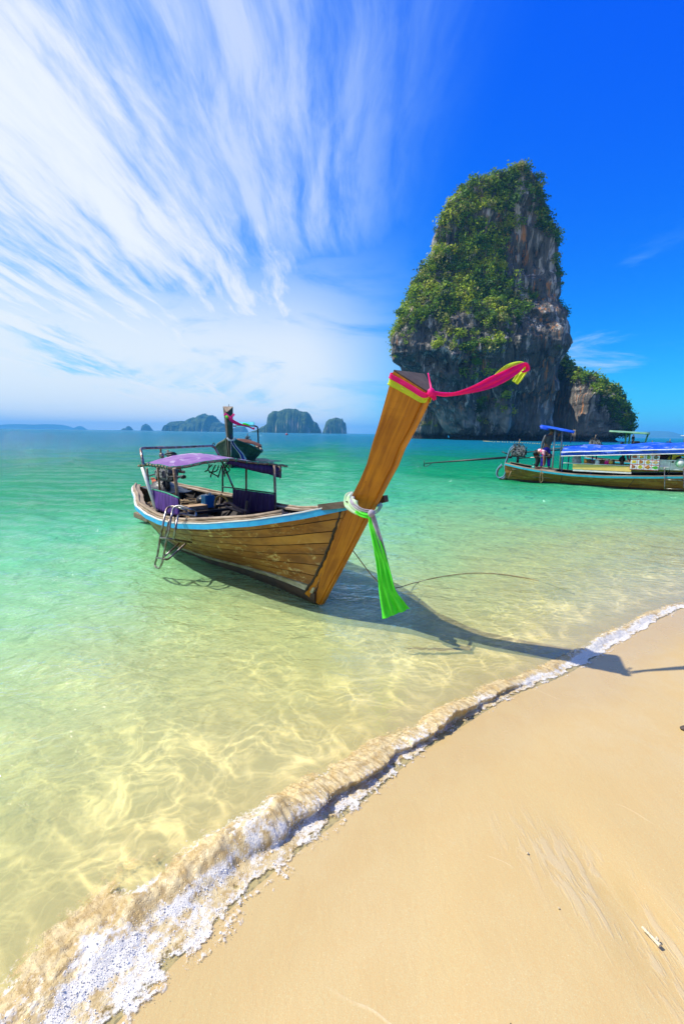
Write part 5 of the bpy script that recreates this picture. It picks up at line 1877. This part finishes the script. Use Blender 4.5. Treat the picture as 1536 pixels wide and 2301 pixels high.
# green gas bottle, white sack, coloured goods
M_GAS = simple('green enamel', (.01, .26, .20), (.01, .2, .16), 9, .3, .05)
p = q3(1199, 1055, .15)
t = b3thing('gas_bottle', p.x, .15, p.z-.08, 'squat green gas bottle near the stern engine of the food boat', 'gas bottle')
obj('tank', lathe(bmesh.new(), (0, 0, 0), [(.06, 0), (.115, .02), (.125, .06), (.125, .17), (.09, .23), (.03, .25)], 18), M_GAS, t)
obj('collar', tubes(([(.07*math.cos(a), .07*math.sin(a), .30) for a in np.linspace(0, 2*math.pi, 13)], .012), ([(.06, 0, .22), (.07, 0, .30)], .012), ([(-.06, 0, .22), (-.07, 0, .30)], .012), n=6), M_GAS, t)
obj('valve', lathe(bmesh.new(), (0, 0, .25), [(.02, 0), (.02, .04), (.012, .06)], 8), M_STEEL, t)
p = q3(1294, 1044, -.5)
t = b3thing('plastic_bag', p.x, -.5, p.z, 'white plastic bag on the counter at the aft end of the blue roof', 'bag')
PP = np.zeros((18, 12, 3))
for i in range(18):
    for j in range(12):
        a, b = i/18*2*math.pi, j/11*math.pi
        r_ = .15*(1+.35*float(fbm(np.array(math.cos(a)*2+9), np.array(math.sin(a)*2), np.array(b*1.6), 4, 4)))
        PP[i, j] = (r_*math.sin(b)*math.cos(a), r_*math.sin(b)*math.sin(a), .16+r_*math.cos(b)*1.3)
M_BAG = fabric('white plastic film', (.70, .74, .76), (.55, .6, .64), 9, .3, .4)
obj('sack', grid_mesh('sack', PP, closed_u=True), M_BAG, t)
goods = [(1340, .08, M_WHITE, 'white jug on the counter under the blue roof', 'jug'), (1362, .07, M_PINK, 'small pink tub on the counter under the blue roof', 'tub'), (1371, .07, M_YHOSE, 'small orange-yellow tub right of the pink tub', 'tub'), (1332, .09, M_MAR, 'dark red bowl left of the white jug on the counter', 'bowl')]
for x, r_, m_, lb, ct in goods:
    p = q3(x, 1044, -.72)
    t = b3thing(ct, p.x, -.76, p.z+.012, lb, ct)
    if ct == 'bowl':
        obj('bowl_body', lathe(bmesh.new(), (0, 0, 0), [(r_*.5, 0), (r_, .06), (r_*1.2, .10), (r_*1.1, .10), (r_*.6, .03)], 14), m_, t)
    else:
        obj('tub_body', lathe(bmesh.new(), (0, 0, 0), [(r_*.8, 0), (r_, .02), (r_, .11), (r_*.7, .14)], 14), m_, t)
        obj('lid', lathe(bmesh.new(), (0, 0, .14), [(r_*.55, 0), (r_*.55, .03), (r_*.3, .04)], 10), M_WHITE, t)
    obj('rim', tubes(([(r_*.9*math.cos(a), r_*.9*math.sin(a), .10) for a in np.linspace(0, 2*math.pi, 13)], .008), n=5), M_WHITE if ct != 'bowl' else m_, t)
t = b3thing('awning_roll', q3(1318, 1038, .3).x, .3, q3(1318, 1040, .3).z, 'bundle of tan cloth hanging inside the food boat', 'cloth')
PP = np.array([[(.9*i/11, .03*math.sin(i*2.1+j), -.18+.30*j/5+.03*math.sin(i*1.3)) for j in range(6)] for i in range(12)])
obj('cloth_fold', grid_mesh('fold', PP), M_GREY, t).modifiers.new('thickness', 'SOLIDIFY').thickness = .01
obj('cord', tubes(([(0, 0, .12), (.9, 0, .12)], .01), n=5), M_ROPE, t)
lad3 = bpy.data.objects.new('ladder', None)
link(lad3, b3)
for x in (1492, 1535):
    obj('ladder_rail', tubes((smooth_path([q3(x, 1050, -.93), q3(x+.3, 1070, -1.02), q3(x+.5, 1098, -1.06)], 4), .016), n=6), M_STEEL, lad3)
for y in (1078, 1098):
    obj('rung', tubes(([q3(1492, y, -1.04), q3(1535, y+1.5, -1.04)], .014), n=6), M_STEEL, lad3)


# ------------------------------------------------------------------ people
M_SKIN = simple('brown skin', (.30, .14, .08), (.25, .11, .06), 9, .55, .05)
M_SKINP = simple('sunburnt skin', (.55, .28, .20), (.5, .22, .15), 9, .55, .05)
M_HAIR = simple('black hair', (.012, .010, .010), (.02, .018, .016), 30, .5, .4)


def skin_mesh(name, joints, bones, root, mat, parent, sub=2):
    me = bpy.data.meshes.new(name)
    keys = list(joints)
    me.from_pydata([joints[k][0] for k in keys], [(keys.index(a), keys.index(b)) for a, b in bones], [])
    o = link(bpy.data.objects.new(name, me), parent)
    sk = o.modifiers.new('skin', 'SKIN')
    sk.use_smooth_shade = True
    for i, k in enumerate(keys):
        r_ = joints[k][1]
        me.skin_vertices[0].data[i].radius = (r_, r_) if not isinstance(r_, tuple) else r_
        me.skin_vertices[0].data[i].use_root = (k == root)
    o.modifiers.new('smooth', 'SUBSURF').levels = sub
    o.modifiers['smooth'].render_levels = sub
    me.materials.append(mat)
    return o


def person(loc, rz, J, label, shirt, trousers, hair=M_HAIR, skin=M_SKIN, hat=None, shirt_long=True, short=False):
    """J: joint positions (m) with keys pelvis chest neck head and shoulder/elbow/hand, hip/knee/foot with l_ and r_"""
    t = empty('person', loc, rz, label, 'person')
    V = {k: Vector(v) for k, v in J.items()}
    hd = V['head']
    up = (hd-V['neck']).normalized()
    bj = {'pelvis': (V['pelvis'], .115), 'waist': (V['pelvis'].lerp(V['chest'], .5), .10), 'chest': (V['chest'], .125), 'neck': (V['neck'], .055), 'jaw': (V['neck'].lerp(hd, .5), .06), 'head': (hd, .088), 'crown': (hd+up*.07, .065)}
    bn = [('pelvis', 'waist'), ('waist', 'chest'), ('chest', 'neck'), ('neck', 'jaw'), ('jaw', 'head'), ('head', 'crown')]
    for s in 'lr':
        sh, el, ha, hp, kn, ft = [V[s+'_'+k] for k in ('shoulder', 'elbow', 'hand', 'hip', 'knee', 'foot')]
        fd = V.get(s+'_toe', ft+Vector((.0, -.14, -.03)))
        bj.update({s+'sh': (sh, .055), s+'el': (el, .038), s+'wr': (el.lerp(ha, .85), .026), s+'ha': (ha, .03), s+'hp': (hp, .082), s+'kn': (kn, .055), s+'an': (ft, .036), s+'to': (fd, .03)})
        bn += [('chest', s+'sh'), (s+'sh', s+'el'), (s+'el', s+'wr'), (s+'wr', s+'ha'), ('pelvis', s+'hp'), (s+'hp', s+'kn'), (s+'kn', s+'an'), (s+'an', s+'to')]
        dr = (ha-el).normalized()
        sd_ = dr.cross(Vector((0, 0, 1)) if abs(dr.z) < .9 else Vector((1, 0, 0))).normalized()
        for k in range(4):                     # fingers and thumb
            tip = ha+dr*(.085-.008*abs(k-1.3))+sd_*(k-1.5)*.018
            bj[s+'f%d' % k] = (tip, .008)
            bj[s+'g%d' % k] = (ha+dr*.03+sd_*(k-1.5)*.016, .010)
            bn += [(s+'ha', s+'g%d' % k), (s+'g%d' % k, s+'f%d' % k)]
        bj[s+'th'] = (ha+dr*.03+sd_*.05, .010)
        bn += [(s+'ha', s+'th')]
    skin_mesh('body', bj, bn, 'pelvis', skin, t)
    sj = {'hem': (V['pelvis'].lerp(V['chest'], .0), .135), 'waist': (V['pelvis'].lerp(V['chest'], .5), .128), 'chest': (V['chest'], .15), 'collar': (V['neck'].lerp(V['chest'], .25), .075)}
    sb_ = [('hem', 'waist'), ('waist', 'chest'), ('chest', 'collar')]
    for s in 'lr':
        sh, el, ha = V[s+'_shoulder'], V[s+'_elbow'], V[s+'_hand']
        sj.update({s+'sh': (sh, .072), s+'el': (el if shirt_long else sh.lerp(el, .6), .054)})
        sb_ += [('chest', s+'sh'), (s+'sh', s+'el')]
        if shirt_long:
            sj[s+'cu'] = (el.lerp(ha, .82), .040)
            sb_ += [(s+'el', s+'cu')]
    skin_mesh('shirt', sj, sb_, 'chest', shirt, t)
    tj = {'waist': (V['pelvis']+(V['chest']-V['pelvis']).normalized()*.04, .125), 'seat': (V['pelvis'], .128)}
    tb = [('waist', 'seat')]
    for s in 'lr':
        hp, kn, ft = V[s+'_hip'], V[s+'_knee'], V[s+'_foot']
        tj.update({s+'hp': (hp, .098), s+'kn': (kn, .078 if not short else .09)})
        tb += [('seat', s+'hp'), (s+'hp', s+'kn')]
        if not short:
            tj[s+'cu'] = (kn.lerp(ft, .9), .062)
            tb += [(s+'kn', s+'cu')]
    skin_mesh('trousers', tj, tb, 'seat', trousers, t)
    bm = bmesh.new()
    bmesh.ops.create_icosphere(bm, subdivisions=2, radius=.108, matrix=Matrix.Translation(hd+up*.035+Vector((0, .018, 0))))
    for v in bm.verts:
        v.co += Vector((rs.normal()*.005, rs.normal()*.005, rs.normal()*.005))
    obj('hair', bm, hair, t, True)
    fwd = V.get('face', Vector((0, -1, 0)))
    bm = bmesh.new()
    box(bm, hd+fwd*.098+up*-.01, (.022, .03, .04), bev=.006)
    obj('nose', bm, skin, t)
    return t


M_SHIRT = fabric('charcoal shirt', (.10, .11, .14), (.07, .08, .10), 5, trans=.0)
M_TROUS = fabric('royal blue trousers', (.06, .04, .50), (.04, .03, .34), 5, trans=.0)
M_SHIRTP = fabric('pink and white checked shirt', (.72, .05, .18), (.75, .6, .62), 10, trans=.0)
M_DARKT = fabric('dark trousers', (.02, .03, .03), (.015, .02, .02), 5, trans=.0)
# standing man: in boat metres around his feet
pm = q3(1234, 1053, .45)
deck_z = pm.z
obj('stern_deck', box(bmesh.new(), (1.05, 0, deck_z-.03), (1.5, 1.15, .03), bev=.004), M_FLOOR, b3)
sc_ = 1.0
J = dict(pelvis=(.02, 0, .86), chest=(.10, 0, 1.20), neck=(.13, 0, 1.36), head=(.17, -.02, 1.48),
         l_shoulder=(.22, .14, 1.27), l_elbow=(.36, .16, 1.14), l_hand=(.42, .05, 1.34), r_shoulder=(-.02, -.15, 1.27), r_elbow=(-.10, -.17, 1.02), r_hand=(-.13, -.16, .78),
         l_hip=(.07, .09, .80), l_knee=(.12, .10, .44), l_foot=(.15, .10, .055), l_toe=(.30, .08, .03), r_hip=(-.03, -.09, .80), r_knee=(-.06, -.10, .44), r_foot=(-.10, -.10, .055), r_toe=(-.24, -.14, .03), face=(1, -.2, 0))
person(tuple(B3.W(pm.x-.16, .20, deck_z-.012)), B3.rz, J, 'standing man in charcoal long-sleeved shirt and royal blue trousers under the small blue roof', M_SHIRT, M_TROUS)
p = q3(1205, 1052, .35)
J = dict(pelvis=(.0, 0, .66), chest=(.24, 0, .70), neck=(.36, 0, .62), head=(.44, 0, .54),
         l_shoulder=(.27, .15, .68), l_elbow=(.30, .17, .42), l_hand=(.30, .14, .18), r_shoulder=(.27, -.15, .68), r_elbow=(.30, -.17, .42), r_hand=(.30, -.14, .18),
         l_hip=(-.02, .09, .60), l_knee=(.07, .10, .33), l_foot=(.0, .10, .05), l_toe=(.13, .10, .03), r_hip=(-.02, -.09, .60), r_knee=(.07, -.10, .33), r_foot=(.0, -.10, .05), r_toe=(.13, -.10, .03), face=(.6, 0, -.8))
person(tuple(B3.W(p.x, .15, deck_z-.012)), B3.rz, J, 'person in pink and white shirt bending over beside the standing man', M_SHIRTP, M_DARKT, shirt_long=False)
# cook seated inside, mostly hidden by the counter
SIT = dict(pelvis=(0, 0, .42), chest=(0, -.04, .76), neck=(0, -.05, .92), head=(0, -.07, 1.04),
           l_shoulder=(-.17, -.04, .84), l_elbow=(-.24, -.10, .60), l_hand=(-.16, -.30, .52), r_shoulder=(.17, -.04, .84), r_elbow=(.24, -.10, .60), r_hand=(.16, -.30, .52),
           l_hip=(-.09, -.02, .40), l_knee=(-.10, -.42, .42), l_foot=(-.10, -.42, .05), l_toe=(-.10, -.55, .03), r_hip=(.09, -.02, .40), r_knee=(.10, -.42, .42), r_foot=(.10, -.42, .05), r_toe=(.10, -.55, .03), face=(0, -1, 0))
p = q3(1397, 1034, -.1)
person(tuple(B3.W(p.x, -.05, p.z-1.05)), B3.rz, SIT, 'dark-haired person sitting inside the food boat left of the menu board', M_DARKT, M_DARKT, shirt_long=False)

# --- boat beyond the food boat, with green awning
X4 = at_y(1318, 1000, 22.5)
B4 = Frame((X4[0], X4[1]), (.8383, -.545))
b4 = empty('longtail_boat', (B4.S[0], B4.S[1], 0), B4.rz, 'longtail boat with teal rail and pale green awning moored behind the food boat', 'boat')
H4 = Hull([0, .6, 1.3, 2.4, 3.5, 4.8, 6, 7.5, 9, 9.8], [.42, .62, .78, .90, .95, .95, .90, .72, .38, .15], [.72, .64, .58, .55, .55, .58, .62, .78, 1.0, 1.25],
          ([0, .3, .6, .85, 1], [.22, .60, .60, .3, .1]), ([0, .3, .8, 1], [-.1, -.3, -.2, -.05]), ([0, .6, 1], [0, 0, .1]), ([0, .35, 1], [9.3, 9.35, 9.8]), beam_end=.13)
build_hull(b4, H4, (M_HULL3, M_DARKW, M_ANTI, M_TEAL, M_GREY), 3, nseg=20)
build_stem(b4, 9.35, (10.4, 2.4), .17, .35, M_ENDG)


def q4(px, py, v):
    return Vector(B4.v(px, py, v))


engine(b4, q4(1335, 1000, 0), .95, R_(5))
shaft4 = obj('tail_shaft', tubes(([q4(1330, 1006, 0), q4(1300, 1003, -.1), q4(1200, 1012, -.3)], [.05, .035, .02]), n=6), M_IRON, b4)
sheet('green_awning', [q4(1368, 969, -.8), q4(1459, 975, -.8), q4(1460, 971.5, .8), q4(1369, 966.5, .8)], M_GREENC, b4, .035, 8, .02)
for (x0, y0), (x1, y1), v in (((1407, 972), (1402, 1012), -.3), ((1415, 972), (1410, 1012), .2), ((1455, 976), (1446, 1003), -.3)):
    obj('awning_post', tubes(([q4(x0, y0, v), q4(x1, y1, v)], .035), n=6), M_GREENC, b4)
obj('awning_rail', tubes(([q4(1446, 1002, -.3), q4(1464, 1002, -.3), q4(1465, 990, -.3)], .02), n=6), M_CREAM, b4)
p = q4(1424, 1001, .2)
STAND = dict(pelvis=(0, 0, .88), chest=(0, 0, 1.22), neck=(0, 0, 1.40), head=(0, -.02, 1.53), l_shoulder=(-.18, 0, 1.32), l_elbow=(-.23, 0, 1.05), l_hand=(-.20, -.08, .82), r_shoulder=(.18, 0, 1.32), r_elbow=(.23, 0, 1.05), r_hand=(.20, -.08, .82),
             l_hip=(-.09, 0, .82), l_knee=(-.10, 0, .45), l_foot=(-.11, .02, .055), l_toe=(-.12, -.12, .03), r_hip=(.09, 0, .82), r_knee=(.10, 0, .45), r_foot=(.11, .02, .055), r_toe=(.12, -.12, .03), face=(0, -1, 0))
person(tuple(B4.W(p.x, .2, p.z-1.55)), B4.rz+.4, STAND, 'black-haired person whose head shows under the pale green awning', M_MAR, M_DARKT)

# --- another one further out, only its engine showing
X5 = at_y(1490, 1000, 29)
b5 = empty('longtail_boat', (X5[0], X5[1], 0), B4.rz, 'longtail boat lying furthest out behind the food boat, silvery engine on its stern', 'boat')
for ch in list(b4.children):
    if ch.name.startswith(('plank', 'hull', 'bottom', 'rub', 'gunwale', 'transom', 'floor', 'stem', 'engine')):
        c_ = ch.copy()
        link(c_, b5)
        for gch in ch.children:
            d_ = gch.copy()
            link(d_, c_)
        if ch.name.startswith('engine'):
            c_.location = (.3, 0, 1.15)

# --- small white-roofed boat and a little boat with a figure far out
def launch(px, py, Yd, L, label, roof=True, rz=0.0):
    P_ = at_y(px, py, Yd)
    t = empty('motor_boat', (P_[0], P_[1], 0), rz, label, 'boat')
    Hh = Hull([0, L*.15, L*.4, L*.7, L*.9, L], [L*.13, L*.16, L*.17, L*.14, L*.06, .03], [.7, .68, .68, .78, .95, 1.05], ([0, .5, 1], [L*.11, L*.13, .05]), ([0, .8, 1], [-.3, -.25, .0]), ([0, 1], [0, .1]), ([0, .35, 1], [L*.9, L*.92, L]), beam_end=.04)
    for s in (-1, 1):
        obj('hull_side', Hh.strip(.355, .995, 0, 1, s, 14, .02, -.03, 4), M_WHITE if roof else M_TEAL, t)
        obj('hull_bottom', Hh.strip(0, .35, 0, 1, s, 14, .02, -.02, 3), M_POSTB, t)
    obj('deck', box(bmesh.new(), (L*.42, 0, .52), (L*.78, L*.24, .04)), M_WHITE, t)
    obj('cabin', box(bmesh.new(), (L*.5, 0, .95), (L*.28, L*.2, .5), bev=.08, taper=.85), M_WHITE if roof else M_DARKW, t)
    if roof:
        obj('roof', box(bmesh.new(), (L*.42, 0, 2.05), (L*.62, L*.30, .10), bev=.03), M_WHITEC, t)
        for x in (.16, .42, .68):
            for s in (-1, 1):
                obj('roof_post', tubes(([(L*x, s*L*.13, .6), (L*x, s*L*.13, 2.02)], .03), n=6), M_STEEL, t)
    obj('outboard', box(bmesh.new(), (-.25, 0, .75), (.35, .3, .6), bev=.06), M_IRON, t)
    return t


launch(1521, 990, 62, 7.5, 'white-roofed motor boat cut by the right edge of the picture', True, R_(-12))
lb = launch(1402, 990, 66, 3.2, 'small low teal boat out in the bay below the green awning', False, R_(-5))
person(tuple(at_y(1421, 990, 66)*np.array([1, 1, 0])+np.array([0, 0, .50])), .3, STAND, 'tiny dark figure standing upright in the small low teal boat', M_DARKT, M_DARKT)

# --- yellow float line across the bay
pts = []
ctrl = [(1086, 991), (1100, 992), (1160, 994), (1214, 997), (1269, 1001), (1330, 1003.5), (1388, 1005.5)]
for k in range(62):
    f = k/61*6
    i = min(int(f), 5)
    x = ctrl[i][0]+(ctrl[i+1][0]-ctrl[i][0])*(f-i)
    y = ctrl[i][1]+(ctrl[i+1][1]-ctrl[i][1])*(f-i)
    pts.append(at_z(x+rs.normal()*.5, y, .03))
M_FLOAT = simple('yellow float plastic', (.80, .62, .03), (.75, .5, .02), 3, .4, .0)
bmf = lathe(bmesh.new(), (0, 0, 0), [(.02, -.26), (.13, -.2), (.15, 0), (.13, .2), (.02, .26)], 10, (1, 0, 0))
f0 = obj('float', bmf, M_FLOAT)
fl_label = 'small yellow float on the swimming line below the big rock'
for k, p in enumerate(pts):
    o = f0 if k == 0 else link(f0.copy())
    s_ = .42*np.clip(p[1]/80, .6, 1.3)
    o.location = tuple(p)
    o.scale = (s_, s_, s_)
    o.rotation_euler = (0, 0, rs.uniform(-.6, .6))
    tag(o, fl_label, 'float', 'yellow floats of the swimming line')
tag(obj('float_line', tubes(([tuple(p) for p in pts], .012), n=4), M_ENDG), 'rope carrying the row of yellow floats across the bay', 'rope')

# --- bathers under the rock and one buoy
sw_data = [(1311, 992, 70, M_SKINP, 'bather furthest left of the heads under the rock, skin reddish'), (1317, 991, 78, M_SKINP, 'bather with bare shoulders just left of the far boat engine'), (1323, 993, 66, M_SKIN, 'bather right beside the engine of the boat with green awning'), (1354, 991, 80, M_SKINP, 'bather in the water right of the green-awning boat engine'), (1358, 993, 68, M_SKIN, 'bather furthest right of the heads below the shoulder rock')]
for x, y, Yd, m_, lb_ in sw_data:
    p = at_y(x, y, Yd)
    t = empty('person', (p[0], p[1], 0), rs.uniform(-1, 1), lb_, 'person', 'bathers under the big rock')
    jj = {'chest': (Vector((0, 0, -.25)), .16), 'sh': (Vector((0, 0, .05)), .15), 'neck': (Vector((0, 0, .2)), .06), 'head': (Vector((0, 0, .34)), .10), 'la': (Vector((-.24, 0, .05)), .07), 'lb': (Vector((-.34, -.15, -.1)), .05), 'ra': (Vector((.24, 0, .05)), .07), 'rb': (Vector((.34, -.15, -.1)), .05)}
    skin_mesh('body', jj, [('chest', 'sh'), ('sh', 'neck'), ('neck', 'head'), ('sh', 'la'), ('la', 'lb'), ('sh', 'ra'), ('ra', 'rb')], 'sh', m_, t)
    bm = bmesh.new()
    bmesh.ops.create_icosphere(bm, subdivisions=1, radius=.125, matrix=Matrix.Translation((0, .03, .38)))
    obj('hair', bm, M_HAIR, t)
p = at_z(644, 976.5, .05)
p = at_y(644, 977.5, 300)
M_REDB = simple('red buoy paint', (.5, .04, .03), (.4, .03, .02), 3, .5, 0)
tag(obj('buoy', lathe(bmesh.new(), (p[0], p[1], 0), [(.3, -.3), (.9, 0), (.9, .6), (.4, 1.1), (.1, 1.3)], 14), M_REDB), 'small dark red buoy on the sea in front of the cliffed island', 'buoy')

# --- mooring line lying in the shallows, coral and bits on the sand
pts = [at_z(x, y, z) for x, y, z in ((905, 1326, .10), (930, 1310, .03), (965, 1301, .012), (1010, 1293, .008), (1060, 1288, .008), (1120, 1290, .004), (1180, 1299, -.01), (1230, 1312, -.03), (1290, 1335, -.05))]
pts = [np.array(A.W(6.2, .10, .62))]+[np.array((.42, 4.2, .25))]+pts[1:]
tag(obj('mooring_rope', tubes((smooth_path([tuple(p) for p in pts], 6), .0055), n=6), M_ROPE), 'thin brown mooring rope curving through the shallows right of the bow', 'rope')
gp = at_z(1462, 2108, .05)
M_CORAL = simple('bleached coral', (.80, .68, .45), (.7, .56, .34), 60, .8, .6)
d_ = Vector((.35, -.9, 0)).normalized()
s_ = Vector((.9, .35, 0))
c0 = Vector((gp[0], gp[1], .0))
zz0 = float(seabed(dshore(np.array(gp[0]), np.array(gp[1]))))
c0.z = zz0+.004
bm = tubes((smooth_path([c0-d_*.032, c0-d_*.01, c0+d_*.012, c0+d_*.03], 5), [.0045]*4+[.0045]*4+[.0055]*4+[.0065]*4), (smooth_path([c0+d_*.01, c0+d_*.014+s_*.011, c0+d_*.008+s_*.014], 4), .0045), n=8)
tag(obj('coral_piece', bm, M_CORAL), 'small pale branch of coral lying on the sand low on the right', 'coral')
gp = at_z(1534, 1631, .06)
bm = bmesh.new()
bmesh.ops.create_icosphere(bm, subdivisions=2, radius=.02, matrix=Matrix.Translation((gp[0]+.012, gp[1], float(seabed(dshore(np.array(gp[0]), np.array(gp[1]))))+.01)) @ Matrix.Diagonal((1.3, 1, .7, 1)))
for v in bm.verts:
    v.co += Vector((rs.normal()*.002, rs.normal()*.002, rs.normal()*.002))
tag(obj('dark_pebble', bm, M_ENDG), 'dark brown pebble at the right edge of the beach', 'pebble')
chips = [(1255, 2037, 'white shell chip in the middle of the lower beach', .006), (1032, 2297, 'white shell chip at the bottom edge of the beach', .006), (1147, 2299, 'dark speck of shell at the bottom edge, right of the white chip', .004), (1186, 1910, 'pale translucent shell flake on the sand', .007)]
for x, y, lb_, r_ in chips:
    gp = at_z(x, y, .05)
    bm = bmesh.new()
    zg = float(seabed(dshore(np.array(gp[0]), np.array(gp[1]))))
    r_ = r_*.7
    lathe(bm, (gp[0], gp[1], zg+.001), [(r_*.2, -.002), (r_, 0), (r_*.8, .003), (r_*.2, .005)], 9)
    for v in bm.verts:
        v.co.x += rs.normal()*r_*.15
        v.co.y += rs.normal()*r_*.15
    tag(obj('shell_chip', bm, M_CORAL if 'dark' not in lb_ else M_ENDG), lb_, 'shell')
